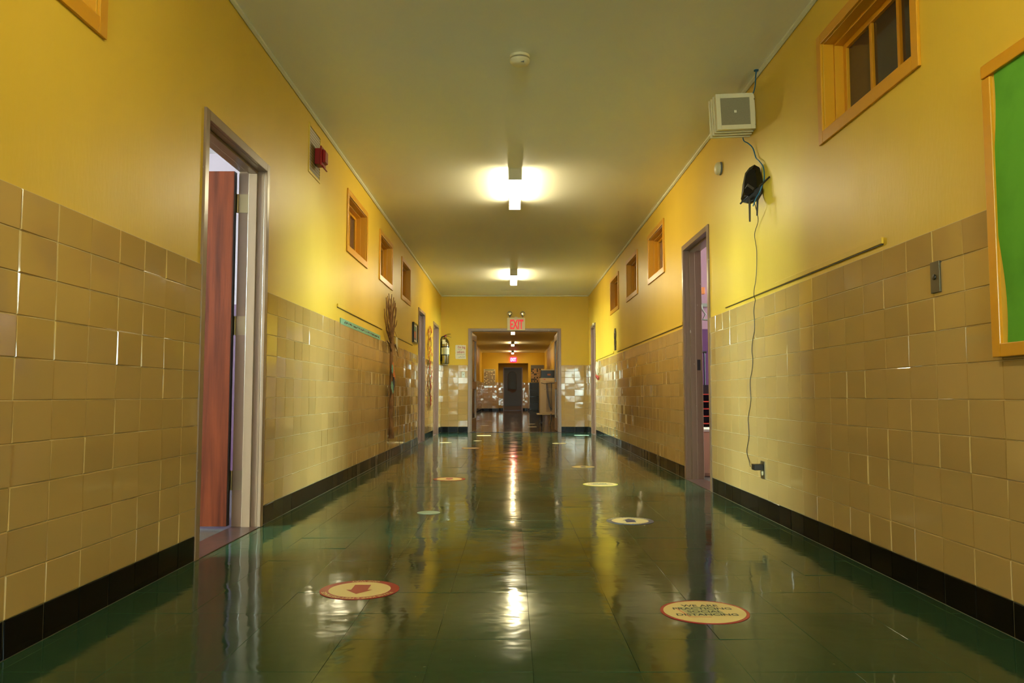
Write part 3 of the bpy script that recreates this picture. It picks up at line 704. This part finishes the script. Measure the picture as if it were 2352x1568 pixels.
# tack rails
def rail(x, xw, out, ya, yb, za, label, m='yellow'):
    zt = za+.028; f = -out
    mb = MB(); mb.box(xw, xw+f*.011, ya, yb, za, zt); o = mb.build('tack_rail', M[m], bevel=.002, origin=(xw, (ya+yb)/2, za)); tag(o, label, 'rail')
    MB().box(xw, xw+f*.0075, ya+.003, yb-.003, za-.0045, za-.0005).build('cork_edge', M['dark'], o)  # dark strip standing in for the shaded gap below the rail
rail(TR, XR, 1, 3.466, 6.05, 1.452, 'yellow tack rail on the near right wall above the tiles')
rail(TR, XR, 1, 7.58, 12.35, 1.455, 'long yellow tack rail past the purple room door')
rail(TR, XR, 1, 12.75, 15.45, 1.455, 'short yellow tack rail before the far right doorway')
rail(TL, XL, -1, 6.85, 9.23, 1.548, 'yellow tack rail over the teal border strip on the left wall')
rail(TL, XL, -1, 9.97, 12.06, 1.540, 'tack rail between the paper tree and the framed picture')

# teal border strip
t = thing('border_strip', 'teal paper border strip with dark writing on the left wall tiles', 'border', (TL, 8.03, 1.46))
MB().box(XL+.001, TL+.0025, 6.975, 9.085, 1.412, 1.466).build('paper_strip', M['tealp'], t)
mb = MB(); rs = random.Random(4)
for k in range(58):
    if rs.random() < .16: continue
    yy = 7.12+k*.032; zz = 1.433+rs.uniform(-.004, .004)
    mb.tube([(TL+.0035, yy, zz), (TL+.0035, yy+.006, zz+rs.uniform(.008, .016)), (TL+.0035, yy+.014, zz+rs.uniform(-.002, .008)), (TL+.0035, yy+.020, zz+rs.uniform(.004, .012))], .0022, 4)
tag(mb.build('faded_scrawl', M['photo'], t), kind='stuff')

# paper tree
random.seed(11)
t = thing('paper_tree', 'tall brown crumpled paper tree climbing the left wall', 'tree decoration', (TL+.03, 9.67, .27))
def branch(pts, r0, r1, name='branch'):
    m_ = MB(); n = len(pts); P = []
    for i in range(n-1):
        for k in range(3):
            q = Vector(pts[i]).lerp(Vector(pts[i+1]), k/3); P.append(q+Vector((random.uniform(-.003, .003), random.uniform(-.008, .008), 0)))
    P.append(Vector(pts[-1])); N = len(P)
    m_.tube(P, [(r0+(r1-r0)*i/(N-1))*random.uniform(.82, 1.18) for i in range(N)], 9)
    return m_.build(name, M['bark'], t, smooth=True)
x = TL+.046
branch([(x, 9.69, .27), (x, 9.66, .36), (x, 9.67, .6), (x, 9.68, .9), (x, 9.66, 1.2), (x, 9.66, 1.5)], .026, .022, 'trunk')
m_ = MB(); m_.tube([(x, 9.69, .265), (x, 9.69, .33), (x, 9.67, .45)], [.040, .034, .024], 10); m_.build('root_flare', M['bark'], t, smooth=True)
for pts, r in [([(9.66, 1.5), (9.60, 1.7), (9.50, 1.85), (9.47, 2.00)], .030), ([(9.66, 1.5), (9.66, 1.75), (9.70, 1.9), (9.70, 2.02)], .030), ([(9.68, 1.5), (9.78, 1.75), (9.84, 1.9), (9.86, 2.0)], .028),
               ([(9.64, 1.45), (9.45, 1.6), (9.32, 1.75), (9.28, 1.93)], .028), ([(9.60, 1.42), (9.35, 1.55), (9.20, 1.66), (9.14, 1.78)], .024), ([(9.70, 1.45), (9.90, 1.62), (10.02, 1.78), (10.10, 1.90)], .026),
               ([(9.72, 1.5), (9.95, 1.7), (10.0, 1.8), (10.02, 1.95)], .022), ([(9.66, 1.38), (9.95, 1.42), (10.1, 1.36), (10.22, 1.28)], .022), ([(9.64, 1.32), (9.45, 1.40), (9.25, 1.42), (9.16, 1.39)], .020),
               ([(9.55, 1.66), (9.40, 1.83), (9.38, 1.96)], .018), ([(9.75, 1.72), (9.92, 1.86), (9.95, 1.97)], .016), ([(9.62, 1.55), (9.62, 1.8), (9.58, 1.95)], .018), ([(9.9, 1.62), (10.06, 1.66), (10.16, 1.74)], .016)]:
    branch([(x-.012*(z > 1.5), y, z) for y, z in pts], r*.5, .004)
for cy, cz, cm in [(9.60, 1.13, 'orange'), (9.66, 1.07, 'orange'), (9.72, 1.01, 'orange'), (9.56, 1.10, 'tealp'), (9.54, .90, 'tealp'), (9.62, .86, 'tealp'), (9.70, .93, 'darkleaf')]:
    m_ = MB(); pr = [(math.cos(R(a))*.055*(1 if a % 40 else .72), math.sin(R(a))*.06*(1 if a % 40 else .72)) for a in range(0, 360, 20)]
    m_.prism(pr, lambda u, v, d: (TL+.072+d+.02*u, cy+u*1.4, cz+v), 0, .002); m_.build('paper_leaf', M[cm], t)
m_ = MB(); m_.tube([(TL+.05, 9.66, 1.0), (TL+.076, 9.655, 1.0), (TL+.076, 9.655, .93), (TL+.076, 9.65, .84)], .008, 8); m_.build('ribbon', M['black'], t, smooth=True)
t = thing('hanging_card', 'pale paper card dangling beside the tree branches on the left wall', 'card', (TL+.02, 10.2, 1.42))
m_ = MB(); m_.prism([(-.05, -.09), (.05, -.10), (.055, .08), (-.045, .09)], lambda u, v, d: (TL+.03+d+.1*u, 10.18+u, 1.44+v), 0, .003); m_.build('sheet', M['white'], t)
m_ = MB(); m_.tube([(TL+.03, 10.18, 1.53), (XL+.012, 10.18, 1.60)], .003, 5); m_.build('string', M['twig'], t)

# framed picture
t = thing('framed_picture', 'narrow black framed picture with white mat on the left wall', 'picture', (XL, 12.29, 1.57))
mb = MB(); xa, xb = XL, XL+.032; y0, y1, z0, z1 = 12.03, 12.56, 1.585, 1.895
mb.box(xa, xb, y0, y0+.03, z0, z1); mb.box(xa, xb, y1-.03, y1, z0, z1); mb.box(xa, xb, y0+.03, y1-.03, z0, z0+.022); mb.box(xa, xb, y0+.03, y1-.03, z1-.022, z1); mb.build('frame', M['blackgloss'], t, bevel=.002)
MB().box(xa, xa+.016, y0+.03, y1-.03, z0+.022, z1-.022).build('mat_board', M['white'], t)
m_ = MB(); m_.box(xa+.016, xa+.018, y0+.13, y1-.12, z0+.05, z1-.05); m_.build('image', M['photo'], t)
m_ = MB(); m_.box(xa+.018, xa+.019, y0+.14, y1-.2, z1-.12, z1-.055, 0); m_.box(xa+.018, xa+.019, y0+.16, y1-.25, z0+.08, z1-.13, 1); m_.build('painted_shapes', [M['inkgreen'], M['orange']], t)

# paper flower vine between the two far left doorways
random.seed(21)
t = thing('paper_flower_vine', 'trailing vine of red and brown paper flowers between far left doorways', 'decoration', (TL, 14.5, .55))
P = [(TL+.015, 14.36+.22*math.sin(k*1.25)-.02*k+.04*math.cos(k*.7)+(.3 if k < 4 else 0)*0, .56+k*.121) for k in range(13)]
m_ = MB(); m_.tube(P, .0035, 6); m_.build('vine_stem', M['twig'], t, smooth=True)
for k in range(80):
    f = k/79; z = .58+f*1.42; sp_ = .06+.30*math.exp(-((z-1.55)/.30)**2)+.22*math.exp(-((z-1.9)/.15)**2)+.16*math.exp(-((z-1.15)/.1)**2)
    y = 14.42+random.uniform(-1, 1)*sp_+(.0 if z > 1.3 else .12); r = random.uniform(.024, .052); m_ = MB()
    kind = random.choice(['petal', 'petal', 'pinkp', 'darkleaf', 'darkleaf', 'twig', 'pinkp'])
    if kind in ('petal', 'pinkp'):
        n5 = random.choice((5, 6)); a0 = random.random()*6
        pr = [((r if i % 2 else r*.55)*math.cos(a0+math.pi*i/n5), (r if i % 2 else r*.55)*math.sin(a0+math.pi*i/n5)) for i in range(2*n5)]
        m_.prism(pr, lambda u, v, d: (TL+.02+d+.3*abs(u), y+u*1.3, z+v), 0, .004); m_.build('paper_flower', M[kind], t)
    else:
        a0 = random.uniform(1.0, 2.1); c, s = math.cos(a0), math.sin(a0); L_ = r*2
        pr = [(-L_, 0), (-L_*.3, r*.35), (L_, 0), (-L_*.3, -r*.35)]
        m_.prism(pr, lambda u, v, d: (TL+.012+d, y+u*c-v*s, z+u*s+v*c), 0, .004); m_.build('paper_leaf', M[kind], t)

# ornament strip and ribbons on the far right wall
t = thing('hanging_plaque', 'slim grey plaque shaped like stacked ovals on the far right wall', 'plaque', (XR, 12.5, 1.48))
m_ = MB(); pr = [(-.05, -.17), (.05, -.17), (.07, -.03), (.03, .0), (.07, .05), (.075, .11), (.03, .175), (-.03, .175), (-.075, .11), (-.07, .05), (-.03, .0), (-.07, -.03)]
m_.prism(pr, lambda u, v, d: (XR-d, 12.52+u, 1.66+v), 0, .02); m_.build('board', mat('weathered_plaque', lin(104, 92, 66), .6, noise=(30, 3, (1, 1, 1), lin(74, 60, 44), .4, .6)), t, bevel=.003)
m_ = MB(); m_.prism([(u*.55, v*.55+.08*(1 if v > 0 else -1)*0) for u, v in pr], lambda u, v, d: (XR-.0205-d, 12.52+u, 1.66+v), 0, .004); m_.build('inlay', M['darkleaf'], t)
t = thing('ribbon_cluster', 'white and red ribbon loops hanging beside the far right doorway', 'decoration', (TR, 15.1, 1.1))
m_ = MB()
for yy, z0, z1 in [(14.86, 1.20, 1.43), (15.05, 1.16, 1.40), (15.2, 1.18, 1.42)]:
    m_.tube([(TR-.01, yy, z0), (TR-.02, yy-.05, (z0+z1)/2), (TR-.012, yy, z1), (TR-.02, yy+.06, (z0+z1)/2), (TR-.01, yy+.01, z0)], .010, 6)
m_.build('white_loops', M['white'], t, smooth=True)
m_ = MB()
for k in range(9):
    yy = 15.0+random.uniform(-.15, .2); zz = 1.08+random.random()*.14; m_.tube([(TR-.012, yy, zz), (TR-.024, yy+.05, zz+.03), (TR-.012, yy+.10, zz-.02)], .010, 6)
m_.build('red_curls', M['petal'], t, smooth=True)

# ------------------------------------------------------------------ left wall: vent and alarm
t = thing('air_vent', 'yellow painted louvred air vent high on the left wall', 'vent', (XL, 6.0, 2.46))
y0, y1, z0, z1 = 5.835, 6.155, 2.465, 2.80
m_ = MB(); fx_ = XL+.006; m_.box(XL, fx_, y0-.02, y0, z0-.02, z1+.02); m_.box(XL, fx_, y1, y1+.02, z0-.02, z1+.02); m_.box(XL, fx_, y0, y1, z0-.02, z0); m_.box(XL, fx_, y0, y1, z1, z1+.02)
m_.build('vent_frame', M['yellow'], t)
MB().box(XL, XL+.001, y0, y1, z0, z1).build('backing', M['dark'], t)
m_ = MB(); nl = 15
for k in range(nl):
    za = z0+(z1-z0)*k/nl; h = (z1-z0)/nl
    m_.add([(XL+.0015, y0, za), (XL+.0015, y1, za), (XL+.006, y1, za+h*.52), (XL+.006, y0, za+h*.52), (XL+.0015, y0, za+h*.66), (XL+.0015, y1, za+h*.66)], [(0, 1, 2, 3), (3, 2, 5, 4)])
m_.build('louvres', mat('dusty_louvre', lin(150, 128, 62), .5), t)  # louvres coloured darker than the vent frame
t = thing('fire_alarm', 'dark red fire alarm horn mounted on the left wall vent', 'alarm', (XL, 6.03, 2.62))
def py(pts, d0, d1, name): # profile in (x,z), extruded along y
    m_ = MB(); m_.prism(pts, lambda u, v, d: (XL+u, d, v), d0, d1); return m_.build(name, M['red'], t, bevel=.004)
MB().box(XL+.007, XL+.052, 5.975, 6.085, 2.548, 2.672).build('back_box', M['red'], t, bevel=.004)
MB().box(XL+.053, XL+.064, 5.955, 6.105, 2.535, 2.685).build('face_plate', M['red'], t, bevel=.003)
py([(.065, 2.56), (.088, 2.568), (.088, 2.655), (.065, 2.668)], 5.985, 6.075, 'horn_cover')
py([(.056, 2.534), (.075, 2.512), (.084, 2.516), (.068, 2.540)], 5.975, 6.085, 'pull_lip')

# smoke detector
t = thing('smoke_detector', 'round cream smoke detector on the ceiling in front of the first light', 'smoke detector', (.049, 4.87, CE))
m_ = MB(); m_.lathe((.049, 4.87, CE), (0, 0, -1), [(0, .062), (.016, .062), (.018, .056)], 36); m_.build('base', M['cream'], t, smooth=True)
m_ = MB(); m_.lathe((.049, 4.87, CE-.019), (0, 0, -1), [(0, .050), (.009, .050)], 36); m_.build('vent_gap', M['grey'], t, smooth=True)
m_ = MB(); m_.lathe((.049, 4.87, CE-.027), (0, 0, -1), [(0, .062), (.014, .062), (.028, .050), (.034, .036), (.035, .004)], 36); m_.build('cover', M['cream'], t, smooth=True)
m_ = MB(); m_.box(.055, .075, 4.822, 4.842, CE-.058, CE-.048); m_.build('indicator', M['grey'], t)
MB_ = MB(); MB_.box(-.22, .29, 16.05, 16.09, CE-.006, CE)
tag(MB_.build('ceiling_track', M['cove'], origin=(.03, 16.07, CE)), 'thin pale strip on the ceiling before the cross wall', 'strip')

# ------------------------------------------------------------------ floor decals
def ring_text(mb, body, size, r, a0, inward, cx, cy, z, m, squeeze=1, flip=1):
    vs, fs = text_geo(body, size, 'CENTER', squeeze, .0006)
    out = []
    for u, v in vs:
        rr = r+(v if not inward else -v); th = a0-u/r if not inward else a0+u/r
        out.append((cx+flip*rr*math.cos(th), cy+flip*rr*math.sin(th), z))
    mb.add(out, fs, m)
def disc(mb, cx, cy, r, z, m, n=56, h=.0006): mb.lathe((cx, cy, z-h), (0, 0, 1), [(0, r), (h, r)], n, m)
def arrow_decal(cx, cy, d, colour, forward, label, text=True, ring=.163):
    t = thing('floor_decal', label, 'floor sticker', (cx, cy, .0005), 'one way floor stickers'); r = d/2; f = 1 if forward else -1; c = colour
    m_ = MB(); disc(m_, cx, cy, r, .0016, 0, h=.0014); m_.build('ring', M[c], t)
    m_ = MB(); disc(m_, cx, cy, r*(1-ring*1.35), .0020, 0); m_.build('centre', M['decal_white'], t)
    k = r/.16; sh = [(-.034, -.075), (.034, -.075), (.034, .01), (.055, .01), (0, .078), (-.055, .01), (-.034, .01)]
    m_ = MB(); m_.add([(cx+f*u*k*.98, cy+f*v*k, .0024) for u, v in sh], [(0, 1, 2, 6), (3, 4, 5), ]); m_.build('arrow', M[c], t)
    if text:
        m_ = MB(); ring_text(m_, 'PLEASE KEEP 6 FEET DISTANCE', .026*k, r*.895, math.pi/2, False, cx, cy, .0022, 0, squeeze=1.0, flip=f)
        ring_text(m_, 'ONE WAY', .026*k, r*.895, -math.pi/2, True, cx, cy, .0022, 0, squeeze=1.0, flip=f); m_.build('ring_lettering', M['decal_white'], t)
arrow_decal(-.617, 3.288, .319, 'decal_red', False, 'nearest red one way floor decal with arrow pointing at the camera')
arrow_decal(.74, 5.056, .295, 'decal_blue', True, 'blue bordered one way floor decal with arrow pointing away')
arrow_decal(-.589, 7.545, .303, 'decal_red', False, 'second red bordered arrow floor decal on the left, mid corridor')
arrow_decal(.78, 8.816, .255, 'decal_white', True, 'small cream arrow floor decal on the right, beyond the yellow one')
t_ = [o for o in COL.objects if o.get('label', '').startswith('small cream arrow')][0]
for ch in t_.children:
    if ch.name.startswith('arrow'): ch.data.materials[0] = M['decal_blue']
arrow_decal(-.615, 11.905, .262, 'decal_pink', False, 'salmon arrow floor decal farther along the left', text=False)
arrow_decal(.775, 13.079, .24, 'decal_white', True, 'pale arrow floor decal before the far right doorway', text=False, ring=.08)
t_ = [o for o in COL.objects if o.get('label', '').startswith('pale arrow')][0]
for ch in t_.children:
    if ch.name.startswith('arrow'): ch.data.materials[0] = M['decal_blue']
def social(cx, cy, d, edge, label, size=1):
    t = thing('floor_decal', label, 'floor sticker', (cx, cy, .0005), 'round distancing floor stickers'); r = d/2
    m_ = MB(); disc(m_, cx, cy, r, .0016, 0, h=.0014); m_.build('ring', M[edge], t)
    m_ = MB(); disc(m_, cx, cy, r*.925, .0020, 0); m_.build('centre', M['decal_white'], t)
    m_ = MB()                                                       # faint coloured map-like patch
    m_.add([(cx+u*r, cy+v*r, .0022) for u, v in ((-.55, .38), (.30, .42), (.45, -.30), (-.40, -.36))], [(0, 1, 2, 3)]); m_.build('tinted_patch', mat('patch_teal', lin(186, 188, 138), .4), t)
    m_ = MB(); m_.add([(cx+u*r, cy+v*r, .0023) for u, v in ((-.62, .30), (-.57, .30), (-.40, -.42), (.05, -.44), (.05, -.49), (-.45, -.47))], [(0, 1, 2, 5), (2, 3, 4, 5)]); m_.build('red_stroke', M['decal_pink'], t)
    for i, ln in enumerate(['WE ARE', 'PRACTICING', 'SOCIAL', 'DISTANCING']):
        m_ = MB(); add_text(m_, ln, .038*r/.158, lambda u, v: (cx+u, cy+(.076-i*.040)*r/.158+v, .0025), squeeze=.98, bold=.0008); m_.build('words', M['ink'], t)
social(.70, 2.956, .318, 'decal_red', 'nearest round floor decal with red rim and lines of words')
social(.781, 7.106, .308, 'decal_yellow', 'round floor decal with yellow-green rim, beyond the blue arrow decal')
def plain(cx, cy, d, mm, label):
    t = thing('floor_decal', label, 'floor sticker', (cx, cy, .0005), 'plain floor dots'); r = d/2
    m_ = MB(); disc(m_, cx, cy, r, .0016, 0, h=.0014); m_.build('ring', M[mm], t)
    m_ = MB(); disc(m_, cx, cy, r*.86, .0020, 0); m_.build('centre', M['decal_teal'] if mm == 'decal_teal' else M['decal_white'], t)
plain(-.559, 5.408, .155, 'decal_teal', 'small pale teal floor dot left of the centre line')
plain(-1.10, 13.30, .20, 'decal_white', 'cream floor dot close to the second left doorway')
plain(-.547, 15.6, .28, 'decal_white', 'cream floor dot just before the double doorway, left side')
plain(-.59, 13.82, .15, 'decal_white', 'tiny cream floor dot left of centre near the double doorway')
plain(1.36, 15.68, .30, 'decal_teal', 'pale floor dot beside the far right doorway')
plain(.502, 19.86, .227, 'decal_white', 'cream floor dot beyond the double doorway, nearest on the right')
plain(.54, 21.8, .18, 'decal_white', 'smaller cream floor dot beyond the double doorway on the right')
plain(-.716, 20.7, .237, 'decal_white', 'cream floor dot beyond the double doorway, nearest on the left')
plain(-.716, 24.35, .212, 'decal_white', 'farthest cream floor dot on the left beyond the double doorway')

# ------------------------------------------------------------------ far corridor furniture
t = thing('charging_cart', 'tall beige metal cart with louvres and hanging cables behind the double doorway', 'cart', (1.15, 21.35, 0))
m_ = MB(); m_.box(.735, 1.50, 21.0, 21.7, .30, 1.235); m_.build('cabinet', M['beige'], t, bevel=.008)
m_ = MB(); m_.box(.66, 1.52, 20.96, 21.74, .27, .298); m_.build('base_tray', M['beige'], t, bevel=.004)
for k in range(2):
    m_ = MB(); z0 = (.985, .36)[k]
    for i in range((5, 15)[k]): m_.box(.90, 1.06, 20.992, 21.001, z0+i*.036, z0+.012+i*.036)
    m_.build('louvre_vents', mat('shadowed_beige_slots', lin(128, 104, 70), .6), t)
m_ = MB(); m_.tube([(.76, 20.95, 1.11), (.85, 20.94, 1.085), (1.0, 20.95, 1.10), (1.12, 20.94, 1.10)], .008, 6); m_.tube([(.90, 20.95, 1.10), (.93, 20.95, .8), (.98, 20.95, .5), (1.03, 20.95, .37)], .010, 6)
m_.tube([(.93, 20.96, 1.10), (.96, 20.96, .75), (1.02, 20.96, .45), (1.05, 20.95, .40), (1.03, 20.96, .7), (1.04, 20.97, 1.1)], .008, 6)
m_.build('hanging_cables', M['black'], t, smooth=True)
m_ = MB(); m_.box(.84, .88, 20.992, 21.0, 1.19, 1.21, 0); m_.box(.86, .872, 20.99, 21.0, .93, .945, 1); m_.build('badges', [M['inkred'], M['black']], t)
for lx in (.78, 1.44):
    for ly in (21.04, 21.66):
        m_ = MB(); m_.tube([(lx, ly, .27), (lx+.01, ly-.02, .09)], .016, 8); m_.lathe((lx-.012, ly-.03, .045), (1, 0, 0), [(0, .044), (.026, .044)], 16); m_.build('caster', M['black'], t, smooth=True)
m_ = MB(); m_.tube([(1.02, 20.9, .30), (1.02, 20.8, .12), (.985, 20.78, .008)], .012, 8); m_.build('trailing_plug', M['black'], t, smooth=True)
t = thing('printer_box', 'black box with two orange rings on top of the beige cart', 'box', (1.1, 21.3, 1.236))
m_ = MB(); m_.box(.76, 1.46, 21.02, 21.6, 1.2365, 1.44); m_.build('body', M['black'], t, bevel=.006)
m_ = MB(); m_.add([(.78, 21.015, 1.437), (1.46, 21.015, 1.437), (1.46, 21.6, 1.475), (.78, 21.6, 1.475), (.78, 21.015, 1.447), (1.46, 21.015, 1.447), (1.46, 21.6, 1.485), (.78, 21.6, 1.485)], [(0, 1, 2, 3), (4, 5, 6, 7), (0, 1, 5, 4), (1, 2, 6, 5), (2, 3, 7, 6), (3, 0, 4, 7)]); m_.build('lid', M['beige'], t)
for cx in (.955, .995):
    m_ = MB(); m_.tube([(cx+.018*math.cos(R(a)), 21.014, 1.325+.018*math.sin(R(a))) for a in range(0, 361, 30)], .005, 6); m_.build('orange_ring', M['orange'], t, smooth=True)
t = thing('filing_cabinet', 'dark slate filing cabinet against the farthest wall', 'cabinet', (1.11, 39.6, 0))
m_ = MB(); m_.box(.865, 1.37, 39.3, 39.98, .012, 1.40); m_.build('body', M['blackgloss'], t, bevel=.01)
for k in range(4):
    m_ = MB(); m_.box(.885, 1.35, 39.285, 39.30, .05+k*.335, .365+k*.335); dr = m_.build('drawer', M['black'], t, bevel=.004)
    m_ = MB(); m_.box(1.05, 1.18, 39.265, 39.285, .24+k*.335, .262+k*.335); m_.build('handle', M['black'], dr)
MB().box(.88, 1.355, 39.32, 39.96, 0, .012).build('plinth', M['black'], t)

t = thing('photo_poster', 'white poster with a grid of small portraits on the farthest wall, left', 'poster', (-1.12, YE, 1.25))
MB().box(-1.42, -.83, YE-.013, YE-.0085, 1.25, 2.09).build('sheet', M['white'], t)
random.seed(9)
ga = MB(); gb = MB()
for i in range(10):
    for j in range(11):
        if random.random() < .12: continue
        g = gb if random.random() < .35 else ga; xx = -1.395+i*.0555; zz = 1.275+j*.065; g.box(xx, xx+.036, YE-.0145, YE-.013, zz, zz+.048)
na = len(ga.f); ga.add(gb.v, gb.f, 1); tag(ga.build('portrait_grid', [M['photo'], M['twig']], t), kind='stuff')
m_ = MB(); m_.box(-1.36, -.90, YE-.0145, YE-.013, 2.03, 2.06); m_.build('heading', M['inkgreen'], t)
t = thing('card_chart', 'slate-topped chart of tan cards on the farthest wall, right', 'chart', (1.27, YE, 1.42))
MB().box(.945, 1.60, YE-.0135, YE-.0085, 1.43, 2.29).build('board', M['greyboard'], t)
ga = MB(); gb = MB()
for j in range(8):
    for i in range(9):
        g = gb if random.random() < .3 else ga; xx = .965+i*.069; zz = 1.455+j*.084
        g.box(xx, xx+.055, YE-.015, YE-.0135, zz, zz+random.uniform(.05, .08))
ga.build('cards', M['tan'], t); gb.build('cards', M['photo'], t)

# ------------------------------------------------------------------ things in the right classroom, seen through its door
t = thing('low_cabinet', 'low salmon wooden cabinet with white top inside the purple room', 'cabinet', (2.2, 8.1, 0))
MB().box(1.84, 2.75, 7.80, 8.30, 0, .43).build('carcass', M['salmonwood'], t, bevel=.004)
MB().box(1.83, 2.76, 7.79, 8.31, .431, .455).build('top', M['white'], t, bevel=.003)
for k in range(2): MB().box(1.86+k*.45, 2.28+k*.45, 7.785, 7.80, .03, .42).build('door', M['salmonwood'], t, bevel=.003)
t = thing('shelf_rack', 'black rack with thin red shelves inside the purple room', 'rack', (2.4, 8.7, 0))
for k in range(6): MB().box(2.0, 2.9, 8.55, 8.95, .40+k*.078, .41+k*.078).build('shelf', M['redshelf'], t)
MB().box(1.98, 2.92, 8.95, 8.98, 0, .90).build('back_panel', M['black'], t)
for xx in (1.98, 2.9): MB().box(xx, xx+.02, 8.55, 8.95, 0, .86).build('side_panel', M['black'], t)
m_ = MB(); m_.tube([(2.10, 9.05, .0), (2.105, 9.1, .6), (2.16, 9.2, 1.29)], .012, 8); m_.lathe((2.16, 9.2, 1.29), (0, 0, 1), [(0, .014), (.02, .014)], 10)
m_ = MB(); m_.tube([(2.225, 9.2, 0), (2.225, 9.2, 1.28)], .010, 8); m_.tube([(2.20, 9.2, 1.28), (2.25, 9.2, 1.28)], .012, 8)
tag(m_.build('black_pole', M['black'], smooth=True, origin=(2.225, 9.2, 0)), 'thin black pole standing by the purple wall in the right room', 'pole')
t = thing('wall_bracket', 'grey wall bracket with arm on the lilac wall of the right room', 'bracket', (2.3, 9.49, 1.75))
m_ = MB(); m_.box(2.20, 2.5, 9.465, 9.499, 1.84, 1.88); m_.build('rail', M['grey'], t)
m_ = MB(); m_.tube([(2.26, 9.46, 1.86), (2.255, 9.40, 1.80), (2.29, 9.38, 1.74), (2.26, 9.40, 1.68), (2.38, 9.40, 1.67)], .012, 8); m_.build('arm', M['grey'], t, smooth=True)
m_ = MB(); m_.box(2.20, 2.30, 9.43, 9.499, 1.99, 2.07)
tag(m_.build('small_orange_box', M['orangewood'], bevel=.003, origin=(2.25, 9.46, 1.99)), 'small orange box high on the lilac wall of the right room', 'box')
